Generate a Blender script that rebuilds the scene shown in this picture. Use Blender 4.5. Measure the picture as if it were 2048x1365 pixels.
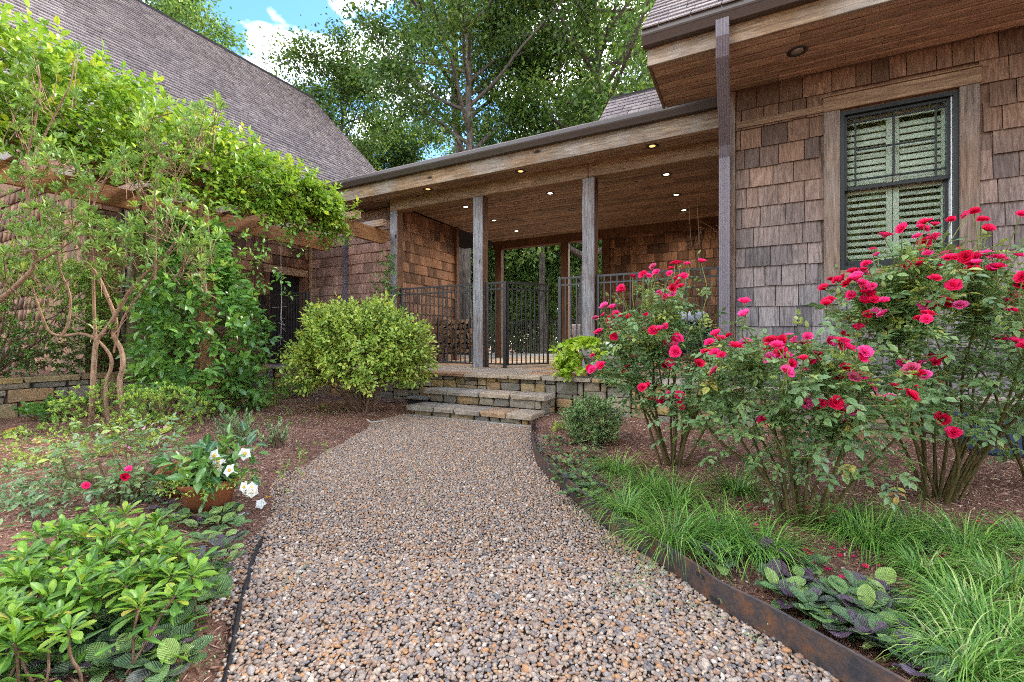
import bpy, math, random
import numpy as np
from mathutils import Vector, Matrix

for _o in list(bpy.data.objects):
    bpy.data.objects.remove(_o)
SC = bpy.context.scene
COL = SC.collection
R = math.radians
H = 0.93                              # eye height above the gravel
TH = math.atan2(473, 910)             # the facade is turned this far from the view
CS, SN = math.cos(TH), math.sin(TH)

# ---------------------------------------------------------------- camera
cam = bpy.data.cameras.new('camera')
cam.lens = 16.0
cam.sensor_width = 36.0
cam.clip_start = 0.05
cam.clip_end = 2000
camo = bpy.data.objects.new('camera', cam)
COL.objects.link(camo)
camo.location = (0, 0, H)
camo.rotation_euler = (R(90), 0, TH)
SC.camera = camo

# ---------------------------------------------------------------- light
SUN_EL, SUN_AZ = R(42), R(64)         # azimuth counted from +X towards +Y
sdir = Vector((math.cos(SUN_EL) * math.cos(SUN_AZ), math.cos(SUN_EL) * math.sin(SUN_AZ), math.sin(SUN_EL)))
sl = bpy.data.lights.new('sun', 'SUN')
sl.energy = 1.5
sl.angle = R(12)
sl.color = (1.0, 0.93, 0.82)
so = bpy.data.objects.new('sun', sl)
COL.objects.link(so)
so.rotation_euler = sdir.to_track_quat('Z', 'Y').to_euler()
so.location = (10, 5, 20)

W = bpy.data.worlds.new('World')
SC.world = W
W.use_nodes = True
wn = W.node_tree
wn.nodes.clear()
wo = wn.nodes.new('ShaderNodeOutputWorld')
bg = wn.nodes.new('ShaderNodeBackground')
bg.inputs['Strength'].default_value = 0.085
sky = wn.nodes.new('ShaderNodeTexSky')
sky.sky_type = 'NISHITA'
sky.sun_disc = False
sky.sun_elevation = SUN_EL
sky.sun_rotation = R(90) - SUN_AZ
sky.air_density = 1.0
sky.dust_density = 0.5
sky.ozone_density = 3.0
tc = wn.nodes.new('ShaderNodeTexCoord')
sx = wn.nodes.new('ShaderNodeSeparateXYZ')
wn.links.new(tc.outputs['Generated'], sx.inputs[0])
mz = wn.nodes.new('ShaderNodeMath'); mz.operation = 'MAXIMUM'; mz.inputs[1].default_value = 0.06
wn.links.new(sx.outputs['Z'], mz.inputs[0])
vd = wn.nodes.new('ShaderNodeVectorMath'); vd.operation = 'DIVIDE'
cmb = wn.nodes.new('ShaderNodeCombineXYZ')
for k in range(3):
    wn.links.new(mz.outputs[0], cmb.inputs[k])
wn.links.new(tc.outputs['Generated'], vd.inputs[0])
wn.links.new(cmb.outputs[0], vd.inputs[1])
cn = wn.nodes.new('ShaderNodeTexNoise')
cn.inputs['Scale'].default_value = 1.6
cn.inputs['Detail'].default_value = 8
cn.inputs['Roughness'].default_value = 0.52
cmap = wn.nodes.new('ShaderNodeVectorMath'); cmap.operation = 'ADD'
cmap.inputs[1].default_value = (0.3, 0.0, 0)
wn.links.new(vd.outputs[0], cmap.inputs[0])
wn.links.new(cmap.outputs[0], cn.inputs['Vector'])
cr = wn.nodes.new('ShaderNodeValToRGB')
cr.color_ramp.elements[0].position = 0.46
cr.color_ramp.elements[1].position = 0.72
wn.links.new(cn.outputs[0], cr.inputs[0])
cm = wn.nodes.new('ShaderNodeMixRGB')
cm.inputs[2].default_value = (30, 28.8, 27, 1)
wn.links.new(cr.outputs[0], cm.inputs[0])
hsv = wn.nodes.new('ShaderNodeHueSaturation'); hsv.inputs['Saturation'].default_value = 1.2
wn.links.new(sky.outputs[0], hsv.inputs['Color'])
wn.links.new(hsv.outputs[0], cm.inputs[1])
wn.links.new(cm.outputs[0], bg.inputs['Color'])
wn.links.new(bg.outputs[0], wo.inputs['Surface'])

SC.view_settings.view_transform = 'Standard'
SC.view_settings.look = 'None'
SC.view_settings.exposure = 2.65
SC.view_settings.gamma = 1.0
SC.view_settings.use_curve_mapping = False
SC.render.engine = 'CYCLES'
cy = SC.cycles
cy.max_bounces = 6
cy.diffuse_bounces = 4
cy.glossy_bounces = 3
cy.transmission_bounces = 5
cy.transparent_max_bounces = 8
cy.caustics_reflective = False
cy.caustics_refractive = False
cy.sample_clamp_indirect = 2.5
cy.filter_width = 1.0
cy.use_adaptive_sampling = False
cy.use_denoising = False
try:
    cy.denoiser = 'OPENIMAGEDENOISE'
    cy.denoising_input_passes = 'RGB_ALBEDO_NORMAL'
    cy.denoising_prefilter = 'NONE'
except Exception:
    pass

# ---------------------------------------------------------------- helpers
def ray(u, v):
    t = (u - 1024) / 910.0
    return np.array((-SN + CS * t, CS + SN * t, (682.5 - v) / 910.0))
def at(u, v, Y=None, X=None, z=None, d=None):
    """A point of the place on the sight line of a photo pixel, at a given plane."""
    r = ray(u, v)
    if Y is not None: k = Y / r[1]
    elif X is not None: k = X / r[0]
    elif z is not None: k = (z - H) / r[2]
    else: k = d
    return np.array((0, 0, H)) + r * k
def proj(p):
    p = np.asarray(p, float)
    x, y, z = p[..., 0], p[..., 1], p[..., 2] - H
    dd = -SN * x + CS * y
    dd = np.where(dd < 1e-3, 1e-3, dd)
    return 1024 + 910 * (CS * x + SN * y) / dd, 682.5 - 910 * z / dd, dd

OFF = {}
def tag(o, label=None, cat=None, group=None, kind=None):
    if label: o['label'] = label
    if cat: o['category'] = cat
    if group: o['group'] = group
    if kind: o['kind'] = kind
    return o
def base_of(parent):
    return OFF.get(parent.name, Vector((0, 0, 0))) if parent else Vector((0, 0, 0))
def link(o, parent):
    COL.objects.link(o)
    if parent:
        o.parent = parent
    return o
def thing(name, loc, label, cat, group=None):
    o = bpy.data.objects.new(name, None)
    o.empty_display_size = 0.1
    COL.objects.link(o)
    o.location = loc
    OFF[o.name] = Vector(loc)
    return tag(o, label, cat, group)
def np_mesh(name, V, F, mat=None, smooth=False, attrs=None):
    """V (n,3), F list of arrays (m,k) with constant k each."""
    me = bpy.data.meshes.new(name)
    V = np.asarray(V, np.float32)
    if not isinstance(F, (list, tuple)): F = [F]
    F = [np.asarray(f, np.int32) for f in F if len(f)]
    me.vertices.add(len(V))
    me.vertices.foreach_set('co', V.ravel())
    nl = sum(f.size for f in F); npoly = sum(len(f) for f in F)
    me.loops.add(nl)
    me.loops.foreach_set('vertex_index', np.concatenate([f.ravel() for f in F]))
    me.polygons.add(npoly)
    tot = np.concatenate([np.full(len(f), f.shape[1], np.int32) for f in F])
    st = np.concatenate(([0], np.cumsum(tot)[:-1])).astype(np.int32)
    me.polygons.foreach_set('loop_start', st)
    try: me.polygons.foreach_set('loop_total', tot)
    except Exception: pass
    if smooth: me.polygons.foreach_set('use_smooth', np.ones(npoly, bool))
    for an, av in (attrs or {}).items():
        a = me.attributes.new(an, 'FLOAT', 'POINT')
        a.data.foreach_set('value', np.asarray(av, np.float32))
    me.update(calc_edges=True)
    if mat: me.materials.append(mat)
    return me
def obj(name, me, parent=None, world=True):
    """Link a mesh whose vertices are in world space; moves the origin to the parent's base."""
    o = bpy.data.objects.new(name, me)
    link(o, parent)
    b = base_of(parent)
    o.location = (-b.x, -b.y, -b.z)
    OFF[o.name] = Vector((0, 0, 0))
    return o
def piece(name, me, parent, M):
    """Link a shared unit mesh by its world matrix."""
    o = bpy.data.objects.new(name, me)
    link(o, parent)
    M = M.copy()
    b = base_of(parent)
    M.translation = M.translation - b
    o.matrix_basis = M
    return o
def frame(p, a, b, c):
    """Matrix with columns a, b, c (already scaled) and origin p."""
    return Matrix(((a[0], b[0], c[0], p[0]), (a[1], b[1], c[1], p[1]), (a[2], b[2], c[2], p[2]), (0, 0, 0, 1)))
def unit(v):
    v = np.asarray(v, float)
    return v / (np.linalg.norm(v, axis=-1, keepdims=True) + 1e-9)

class MB:
    """Collects boxes, prisms and tubes in world space into one mesh."""
    def __init__(s): s.v = []; s.f = []
    def add(s, V, F):
        n = len(s.v)
        s.v.extend([tuple(map(float, p)) for p in V])
        s.f.extend([tuple(i + n for i in f) for f in F])
        return s
    def box(s, lo, hi):
        x0, y0, z0 = lo; x1, y1, z1 = hi
        return s.add([(x0, y0, z0), (x1, y0, z0), (x1, y1, z0), (x0, y1, z0), (x0, y0, z1), (x1, y0, z1), (x1, y1, z1), (x0, y1, z1)],
                     [(3, 2, 1, 0), (4, 5, 6, 7), (0, 1, 5, 4), (1, 2, 6, 5), (2, 3, 7, 6), (3, 0, 4, 7)])
    def chbox(s, lo, hi, c=0.006):
        """box with chamfered edges"""
        lo = np.array(lo, float); hi = np.array(hi, float)
        ctr = (lo + hi) / 2; h = (hi - lo) / 2
        c = min(c, *(h * 0.45))
        V = []; idx = {}
        for ax in range(3):
            for sg in (-1, 1):
                for p in (-1, 1):
                    for q in (-1, 1):
                        w = [0, 0, 0]; o1, o2 = (ax + 1) % 3, (ax + 2) % 3
                        w[ax] = sg * h[ax]; w[o1] = p * (h[o1] - c); w[o2] = q * (h[o2] - c)
                        idx[(ax, sg, p, q)] = len(V); V.append(ctr + np.array(w))
        F = []
        for ax in range(3):
            for sg in (-1, 1):
                f = [idx[(ax, sg, -1, -1)], idx[(ax, sg, 1, -1)], idx[(ax, sg, 1, 1)], idx[(ax, sg, -1, 1)]]
                F.append(f if sg > 0 else f[::-1])
        for ax in range(3):       # edges along ax
            o1, o2 = (ax + 1) % 3, (ax + 2) % 3
            for s1 in (-1, 1):
                for s2 in (-1, 1):
                    a0 = idx[(o1, s1, s2, -1)]; a1 = idx[(o1, s1, s2, 1)]
                    b0 = idx[(o2, s2, -1, s1)]; b1 = idx[(o2, s2, 1, s1)]
                    f = [a0, a1, b1, b0]
                    F.append(f if s1 * s2 < 0 else f[::-1])
        for sa in (-1, 1):
            for sb in (-1, 1):
                for sc_ in (-1, 1):
                    f = [idx[(0, sa, sb, sc_)], idx[(1, sb, sc_, sa)], idx[(2, sc_, sa, sb)]]
                    F.append(f if sa * sb * sc_ > 0 else f[::-1])
        return s.add(V, F)
    def prism(s, poly, d0, d1):
        """poly: 3d points (n,3); extruded from poly+d0 to poly+d1"""
        poly = np.asarray(poly, float); n = len(poly)
        V = list(poly + np.asarray(d0, float)) + list(poly + np.asarray(d1, float))
        F = [tuple(range(n))[::-1], tuple(range(n, 2 * n))] + [(i, (i + 1) % n, n + (i + 1) % n, n + i) for i in range(n)]
        return s.add(V, F)
    def tube(s, path, rad, n=6, cap=True):
        path = np.asarray(path, float); k = len(path)
        rad = np.broadcast_to(np.asarray(rad, float), (k,))
        T = np.gradient(path, axis=0); T = unit(T)
        ref = np.array((0, 0, 1.0)) if abs(T[0][2]) < 0.9 else np.array((1.0, 0, 0))
        V = []; A = unit(np.cross(T[0], ref))
        for i in range(k):
            A = unit(A - T[i] * np.dot(A, T[i])); B = np.cross(T[i], A)
            for j in range(n):
                a = 2 * math.pi * j / n
                V.append(path[i] + rad[i] * (A * math.cos(a) + B * math.sin(a)))
        F = []
        for i in range(k - 1):
            for j in range(n):
                F.append((i * n + j, i * n + (j + 1) % n, (i + 1) * n + (j + 1) % n, (i + 1) * n + j))
        if cap:
            F.append(tuple(range(n))[::-1]); F.append(tuple(range((k - 1) * n, k * n)))
        return s.add(V, F)
    def lathe(s, prof, c, n=24):
        """prof: (r, z) list, closed by the caller"""
        V = []; F = []
        for r_, z_ in prof:
            for j in range(n):
                a = 2 * math.pi * j / n
                V.append((c[0] + r_ * math.cos(a), c[1] + r_ * math.sin(a), c[2] + z_))
        for i in range(len(prof) - 1):
            for j in range(n):
                F.append((i * n + j, i * n + (j + 1) % n, (i + 1) * n + (j + 1) % n, (i + 1) * n + j))
        return s.add(V, F)
    def mesh(s, name, mat=None, smooth=False):
        me = bpy.data.meshes.new(name)
        me.from_pydata(s.v, [], s.f)
        if smooth:
            me.polygons.foreach_set('use_smooth', np.ones(len(me.polygons), bool))
        if mat: me.materials.append(mat)
        me.update()
        return me
    def build(s, name, mat, parent=None, smooth=False):
        return obj(name, s.mesh(name, mat, smooth), parent)

def cat_rom(P, n=8):
    P = np.asarray(P, float); out = []
    Q = np.vstack((2 * P[0] - P[1], P, 2 * P[-1] - P[-2]))
    for i in range(1, len(Q) - 2):
        p0, p1, p2, p3 = Q[i - 1], Q[i], Q[i + 1], Q[i + 2]
        for t in np.linspace(0, 1, n, endpoint=False):
            out.append(0.5 * ((2 * p1) + (-p0 + p2) * t + (2 * p0 - 5 * p1 + 4 * p2 - p3) * t * t + (-p0 + 3 * p1 - 3 * p2 + p3) * t ** 3))
    out.append(P[-1])
    return np.array(out)
# ---------------------------------------------------------------- materials
class NT:
    def __init__(s, name, rough=0.6, spec=0.4):
        s.m = bpy.data.materials.new(name); s.m.use_nodes = True
        s.t = s.m.node_tree; s.t.nodes.clear()
        s.out = s.n('ShaderNodeOutputMaterial'); s.b = s.n('ShaderNodeBsdfPrincipled')
        s.l(s.b.outputs[0], s.out.inputs['Surface'])
        s.b.inputs['Roughness'].default_value = rough
        s.b.inputs['Specular IOR Level'].default_value = spec
    def n(s, t): return s.t.nodes.new(t)
    def l(s, a, b): s.t.links.new(a, b)
    def pos(s): return s.n('ShaderNodeNewGeometry').outputs['Position']
    def nrm(s): return s.n('ShaderNodeNewGeometry').outputs['Normal']
    def island(s): return s.n('ShaderNodeNewGeometry').outputs['Random Per Island']
    def orand(s): return s.n('ShaderNodeObjectInfo').outputs['Random']
    def attr(s, a):
        x = s.n('ShaderNodeAttribute'); x.attribute_name = a; return x.outputs['Fac']
    def sep(s, v):
        x = s.n('ShaderNodeSeparateXYZ'); s.l(v, x.inputs[0]); return x.outputs
    def vscale(s, v, k):
        x = s.n('ShaderNodeVectorMath'); x.operation = 'MULTIPLY'; s.l(v, x.inputs[0]); x.inputs[1].default_value = k; return x.outputs[0]
    def vadd(s, v, f, k=(37.0, 17.0, 23.0)):
        c = s.n('ShaderNodeVectorMath'); c.operation = 'SCALE'; c.inputs[0].default_value = k; s.l(f, c.inputs['Scale'])
        x = s.n('ShaderNodeVectorMath'); x.operation = 'ADD'; s.l(v, x.inputs[0]); s.l(c.outputs[0], x.inputs[1]); return x.outputs[0]
    def noise(s, v, scale, detail=4, rough=0.55, dist=0.0):
        x = s.n('ShaderNodeTexNoise'); s.l(v, x.inputs['Vector'])
        x.inputs['Scale'].default_value = scale; x.inputs['Detail'].default_value = detail
        x.inputs['Roughness'].default_value = rough; x.inputs['Distortion'].default_value = dist
        return x.outputs[0]
    def voro(s, v, scale, feat='F1'):
        x = s.n('ShaderNodeTexVoronoi'); x.feature = feat; s.l(v, x.inputs['Vector']); x.inputs['Scale'].default_value = scale
        return x.outputs
    def ramp(s, f, stops, mode='LINEAR'):
        x = s.n('ShaderNodeValToRGB'); e = x.color_ramp; e.interpolation = mode
        while len(e.elements) < len(stops): e.elements.new(0.5)
        for k, (p, c) in enumerate(stops):
            e.elements[k].position = p
            e.elements[k].color = (c, c, c, 1) if isinstance(c, (int, float)) else (*c, 1)
        s.l(f, x.inputs[0]); return x.outputs[0]
    def mix(s, f, a, b, mode='MIX'):
        x = s.n('ShaderNodeMixRGB'); x.blend_type = mode
        for inp, val in ((x.inputs[0], f), (x.inputs[1], a), (x.inputs[2], b)):
            if hasattr(val, 'is_linked') or hasattr(val, 'links'): s.l(val, inp)
            elif isinstance(val, (int, float)): inp.default_value = val if inp.type == 'VALUE' else (val, val, val, 1)
            else: inp.default_value = (*val, 1)
        return x.outputs[0]
    def math(s, op, a, b=0.0, clamp=False):
        x = s.n('ShaderNodeMath'); x.operation = op; x.use_clamp = clamp
        for inp, val in ((x.inputs[0], a), (x.inputs[1], b)):
            if isinstance(val, (int, float)): inp.default_value = val
            else: s.l(val, inp)
        return x.outputs[0]
    def col(s, c):
        if isinstance(c, tuple): s.b.inputs['Base Color'].default_value = (*c, 1)
        else: s.l(c, s.b.inputs['Base Color'])
        return s
    def rough(s, f): s.l(f, s.b.inputs['Roughness']); return s
    def bump(s, h, strength=0.4, dist=0.01):
        x = s.n('ShaderNodeBump'); x.inputs['Strength'].default_value = strength; x.inputs['Distance'].default_value = dist
        s.l(h, x.inputs['Height']); s.l(x.outputs[0], s.b.inputs['Normal']); return s

AX = {'x': (1.0, 14.0, 14.0), 'y': (14.0, 1.0, 14.0), 'z': (14.0, 14.0, 1.0)}
def wood(name, axis, dark, mid, light, rand='obj', rough=0.75, grey=None, greymode=None, knots=0.0, gs=3.2, var=0.5, spec=0.25):
    t = NT(name, rough, spec)
    r = t.orand() if rand == 'obj' else t.island()
    p = t.vadd(t.pos(), r)
    q = t.vscale(p, AX[axis])
    g = t.noise(q, gs, 6, 0.62, 0.6)
    g2 = t.noise(q, gs * 3.1, 3, 0.6)
    gg = t.math('ADD', t.math('MULTIPLY', g, 0.7), t.math('MULTIPLY', g2, 0.3))
    c = t.ramp(gg, [(0.36, dark), (0.5, mid), (0.64, light)])
    blotch = t.noise(p, 1.6, 3, 0.6)
    c = t.mix(t.ramp(blotch, [(0.35, 0.0), (0.7, 0.55)]), c, tuple(x * 0.55 for x in mid))
    if grey is not None:
        gc = t.mix(t.ramp(gg, [(0.36, 0.0), (0.62, 1.0)]), tuple(x * 0.38 for x in grey), tuple(x * 1.22 for x in grey))
        if greymode == 'front':       # rain and sun bleach the faces turned outwards
            f = t.math('MULTIPLY', t.sep(t.nrm())[1], -1.0, True)
            f = t.math('MULTIPLY', f, t.ramp(t.noise(p, 2.2, 4, 0.6), [(0.30, 0.45), (0.62, 1.0)]))
        elif greymode == 'low':       # bleached below the shelter of the eave
            z = t.sep(t.pos())[2]
            zz = t.math('ADD', z, t.math('MULTIPLY', t.math('SUBTRACT', r, 0.5), 0.55))
            zz = t.math('ADD', zz, t.math('MULTIPLY', t.math('SUBTRACT', blotch, 0.5), 0.7))
            f = t.math('MULTIPLY', t.math('SUBTRACT', 3.0, zz), 0.55, True)
        else:
            f = t.ramp(t.noise(p, 1.3, 4, 0.6), [(0.42, 0.0), (0.62, 0.85)])
        c = t.mix(f, c, gc)
    if knots:
        vo = t.voro(t.vscale(p, tuple(3.6 if k > 5 else 1.5 for k in AX[axis])), 1.0)
        kf = t.ramp(vo['Distance'], [(0.05 * knots, 1.0), (0.09 * knots, 0.0)])
        c = t.mix(kf, c, tuple(x * 0.22 for x in dark))
    hv = t.ramp(r, [(0.0, 1 - var), (1.0, 1 + var * 0.7)])
    c = t.mix(1.0, c, hv, 'MULTIPLY')
    t.col(c)
    t.bump(gg, 0.5, 0.006)
    return t.m

def stone_mat(name, stops, rand='obj', moss=0.0, rough=0.85):
    t = NT(name, rough, 0.25)
    r = t.orand() if rand == 'obj' else t.island()
    p = t.vadd(t.pos(), r)
    c = t.ramp(r, stops, 'CONSTANT')
    n1 = t.noise(p, 7, 6, 0.65); n2 = t.noise(p, 38, 4, 0.6)
    c = t.mix(t.ramp(n1, [(0.35, 0.0), (0.65, 0.75)]), c, t.mix(0.5, c, (0.30, 0.20, 0.11)))
    c = t.mix(1.0, c, t.ramp(n2, [(0.3, 0.72), (0.7, 1.22)]), 'MULTIPLY')
    c = t.mix(t.ramp(t.noise(p, 3.1, 4, 0.6), [(0.52, 0.0), (0.70, 0.5)]), c, (0.075, 0.07, 0.062))
    if moss:
        c = t.mix(t.ramp(t.noise(p, 2.3, 5, 0.6), [(0.5, 0.0), (0.68, moss)]), c, (0.055, 0.062, 0.02))
    t.col(c)
    h = t.math('ADD', t.math('MULTIPLY', n1, 1.0), t.math('MULTIPLY', n2, 0.35))
    t.bump(h, 0.7, 0.02)
    return t.m

def leaf_mat(name, stops, rough=0.42, trans=0.3, spec=0.45, rib=None, attr='hue', veins=0.0):
    t = NT(name, rough, spec)
    h = t.attr(attr)
    c = t.ramp(h, stops)
    if rib is not None:
        c = t.mix(t.ramp(t.attr('mid'), [(0.0, 0.7), (0.16, 0.0)]), c, rib)
    nz = t.noise(t.pos(), 55, 3, 0.6)
    c = t.mix(1.0, c, t.ramp(nz, [(0.3, 0.8), (0.7, 1.15)]), 'MULTIPLY')
    t.col(c)
    if veins: t.bump(t.noise(t.pos(), 160, 2, 0.5), veins, 0.004)
    tr = t.n('ShaderNodeBsdfTranslucent')
    t.l(t.mix(0.35, c, t.mix(1.0, c, (1.5, 1.45, 0.4), 'MULTIPLY')), tr.inputs['Color'])
    mx = t.n('ShaderNodeMixShader'); mx.inputs[0].default_value = trans
    t.l(t.b.outputs[0], mx.inputs[1]); t.l(tr.outputs[0], mx.inputs[2])
    t.l(mx.outputs[0], t.out.inputs['Surface'])
    return t.m

def plain(name, c, rough=0.5, spec=0.4, metal=0.0, nz=0.12, scale=20, bump=0.0):
    t = NT(name, rough, spec)
    n = t.noise(t.pos(), scale, 4, 0.6)
    t.col(t.mix(1.0, c, t.ramp(n, [(0.3, 1 - nz), (0.7, 1 + nz)]), 'MULTIPLY'))
    t.b.inputs['Metallic'].default_value = metal
    if bump: t.bump(n, bump, 0.004)
    return t.m

M = {}
CED = ((0.105, 0.05, 0.028), (0.25, 0.125, 0.07), (0.40, 0.215, 0.125))
M['shingle_in'] = wood('cedar_shingle_sheltered', 'z', *CED, var=0.62, gs=4)
M['shingle_in_s'] = wood('cedar_shingle_sheltered_mass', 'z', *CED, rand='island', var=0.62, gs=4)
M['shingle_out'] = wood('cedar_shingle_weathered', 'z', (0.07, 0.038, 0.024), (0.165, 0.093, 0.058), (0.26, 0.155, 0.10), grey=(0.215, 0.19, 0.19), greymode='low', var=0.48, gs=4)
M['shingle_out_s'] = wood('cedar_shingle_weathered_mass', 'z', (0.07, 0.038, 0.024), (0.165, 0.093, 0.058), (0.26, 0.155, 0.10), rand='island', grey=(0.215, 0.19, 0.19), greymode='low', var=0.48, gs=4)
M['shingle_pink'] = wood('cedar_shingle_rosy', 'z', (0.15, 0.078, 0.055), (0.37, 0.215, 0.165), (0.54, 0.36, 0.295), var=0.35, gs=4)
M['ceil'] = wood('ceiling_board_wood', 'x', (0.17, 0.095, 0.06), (0.38, 0.245, 0.165), (0.54, 0.38, 0.27), knots=1.2, var=0.32, rough=0.6)
M['soffit'] = wood('soffit_board_wood', 'x', (0.17, 0.098, 0.062), (0.39, 0.255, 0.172), (0.55, 0.39, 0.28), knots=1.3, var=0.3, rough=0.6)
M['beam_x'] = wood('beam_wood', 'x', (0.13, 0.075, 0.042), (0.34, 0.205, 0.12), (0.50, 0.33, 0.21), knots=1.0, var=0.2)
M['fascia'] = wood('fascia_wood', 'x', (0.10, 0.058, 0.030), (0.27, 0.165, 0.088), (0.43, 0.29, 0.165), grey=(0.33, 0.285, 0.24), greymode='noise', knots=1.2, var=0.2)
M['post_z'] = wood('post_wood', 'z', (0.05, 0.022, 0.012), (0.14, 0.068, 0.036), (0.24, 0.13, 0.075), grey=(0.30, 0.30, 0.315), greymode='front', knots=1.0, var=0.15)
M['post_in'] = wood('inner_post_wood', 'z', (0.065, 0.03, 0.017), (0.17, 0.082, 0.045), (0.28, 0.145, 0.08), var=0.2)
M['trim'] = wood('casing_wood', 'z', (0.075, 0.042, 0.026), (0.185, 0.118, 0.08), (0.29, 0.20, 0.14), grey=(0.205, 0.16, 0.13), greymode='noise', var=0.15, rough=0.7)
M['trim_x'] = wood('casing_head_wood', 'x', (0.13, 0.068, 0.036), (0.26, 0.16, 0.095), (0.40, 0.27, 0.17), var=0.15, rough=0.7)
M['perg_y'] = wood('pergola_beam_wood', 'y', (0.19, 0.075, 0.026), (0.36, 0.16, 0.062), (0.50, 0.26, 0.11), var=0.2, rough=0.65)
M['perg_x'] = wood('pergola_rafter_wood', 'x', (0.16, 0.075, 0.034), (0.36, 0.19, 0.09), (0.52, 0.32, 0.17), grey=(0.40, 0.36, 0.33), greymode='noise', var=0.2, rough=0.65)
M['perg_z'] = wood('pergola_post_wood', 'z', (0.19, 0.08, 0.028), (0.38, 0.19, 0.075), (0.55, 0.31, 0.14), var=0.15, rough=0.65)
M['perg_old'] = wood('old_post_wood', 'z', (0.055, 0.045, 0.02), (0.14, 0.12, 0.055), (0.24, 0.21, 0.11), var=0.15)
M['log_end'] = wood('firewood_cut', 'y', (0.10, 0.05, 0.025), (0.26, 0.15, 0.08), (0.42, 0.27, 0.16), var=0.6, gs=2)
M['log_bark'] = wood('firewood_bark', 'y', (0.03, 0.02, 0.014), (0.09, 0.055, 0.035), (0.17, 0.11, 0.07), var=0.5)
M['bronze'] = plain('brown_gutter_paint', (0.062, 0.046, 0.040), 0.35, 0.5, 0.0, 0.08)
M['downspout'] = plain('brown_downspout_paint', (0.165, 0.14, 0.16), 0.32, 0.5, 0.0, 0.08)
M['iron'] = plain('dark_railing_paint', (0.026, 0.023, 0.023), 0.4, 0.5, 0.0, 0.1)
M['sash'] = plain('dark_sash_paint', (0.020, 0.021, 0.022), 0.35, 0.5)
M['door'] = plain('black_door_paint', (0.012, 0.012, 0.013), 0.4, 0.4)
M['shutter'] = plain('shutter_white_paint', (0.84, 0.83, 0.76), 0.4, 0.4, 0, 0.04)
M['liner'] = plain('white_jamb_liner', (0.72, 0.73, 0.74), 0.4, 0.4, 0, 0.03)
M['terracotta'] = plain('terracotta_clay', (0.36, 0.125, 0.055), 0.8, 0.2, 0, 0.2, 14, 0.2)
M['cloth'] = plain('cream_cushion_cloth', (0.62, 0.52, 0.45), 0.9, 0.1, 0, 0.08, 60)
M['rope'] = plain('pale_cord', (0.42, 0.38, 0.33), 0.9, 0.1)
M['hose'] = plain('black_drip_hose', (0.018, 0.016, 0.018), 0.5, 0.4)
M['concrete'] = plain('concrete_strip', (0.26, 0.235, 0.20), 0.9, 0.2, 0, 0.25, 30, 0.3)
M['soil'] = plain('potting_soil', (0.05, 0.03, 0.02), 0.95, 0.1, 0, 0.4, 90, 0.6)
M['bin'] = plain('blue_plastic', (0.035, 0.06, 0.12), 0.4, 0.4)
M['pale_plastic'] = plain('pale_blue_plastic', (0.45, 0.5, 0.62), 0.4, 0.4)
M['navy'] = plain('navy_cover_cloth', (0.012, 0.02, 0.04), 0.7, 0.2)
def bark(name, a, b, sc=6):
    t = NT(name, 0.9, 0.15)
    p = t.vscale(t.pos(), (3.0, 3.0, 0.7)); n = t.noise(p, sc, 6, 0.65, 0.5)
    t.col(t.ramp(n, [(0.35, a), (0.65, b)])); t.bump(n, 0.8, 0.02); return t.m
M['bark'] = bark('tree_bark', (0.045, 0.036, 0.03), (0.17, 0.14, 0.115))
M['twig'] = bark('shrub_twig', (0.10, 0.055, 0.032), (0.26, 0.16, 0.10), 20)
M['azbark'] = bark('smooth_shrub_bark', (0.20, 0.115, 0.07), (0.40, 0.26, 0.175), 14)
M['rosecane'] = bark('rose_cane', (0.055, 0.05, 0.018), (0.13, 0.095, 0.035), 20)
M['greenstem'] = plain('green_stem', (0.16, 0.19, 0.05), 0.6, 0.3)
def glow(name, c, e, s):
    t = NT(name, 0.4, 0.3); t.col(c); t.b.inputs['Emission Color'].default_value = (*e, 1); t.b.inputs['Emission Strength'].default_value = s; return t.m
M['lamp_warm'] = glow('lit_lamp_face_warm', (0.8, 0.6, 0.4), (1.0, 0.52, 0.18), 0.28)
M['lamp_white'] = glow('lit_lamp_face', (0.8, 0.8, 0.75), (1.0, 0.84, 0.62), 1.3)
M['lamp_off'] = plain('unlit_lamp_face', (0.35, 0.33, 0.30), 0.3, 0.5)
M['lamp_ring'] = plain('lamp_trim_ring', (0.03, 0.026, 0.022), 0.4, 0.5)
def roofmat(name, rand):
    t = NT(name, 0.9, 0.2)
    r = t.orand() if rand == 'obj' else t.island()
    c = t.ramp(r, [(0.0, (0.25, 0.208, 0.20)), (0.4, (0.29, 0.243, 0.232)), (0.75, (0.32, 0.268, 0.255)), (1.0, (0.36, 0.30, 0.282))])
    n = t.noise(t.pos(), 180, 2, 0.7); n2 = t.noise(t.pos(), 2.0, 3, 0.6)
    c = t.mix(1.0, c, t.ramp(n, [(0.25, 0.6), (0.75, 1.35)]), 'MULTIPLY')
    c = t.mix(1.0, c, t.ramp(n2, [(0.3, 0.86), (0.7, 1.12)]), 'MULTIPLY')
    t.col(c); t.bump(n, 0.6, 0.004); return t.m
M['roof'] = roofmat('asphalt_shingle', 'obj')
M['roof_s'] = roofmat('asphalt_shingle_mass', 'island')
M['roofbase'] = plain('roof_underlay', (0.035, 0.028, 0.026), 0.9, 0.1)
M['stone_wall'] = stone_mat('wall_stone', [(0, (0.30, 0.22, 0.12)), (0.16, (0.23, 0.205, 0.165)), (0.34, (0.36, 0.235, 0.09)), (0.48, (0.20, 0.165, 0.125)), (0.62, (0.27, 0.235, 0.175)), (0.78, (0.33, 0.20, 0.10)), (0.9, (0.17, 0.16, 0.145))], moss=0.6)
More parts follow.
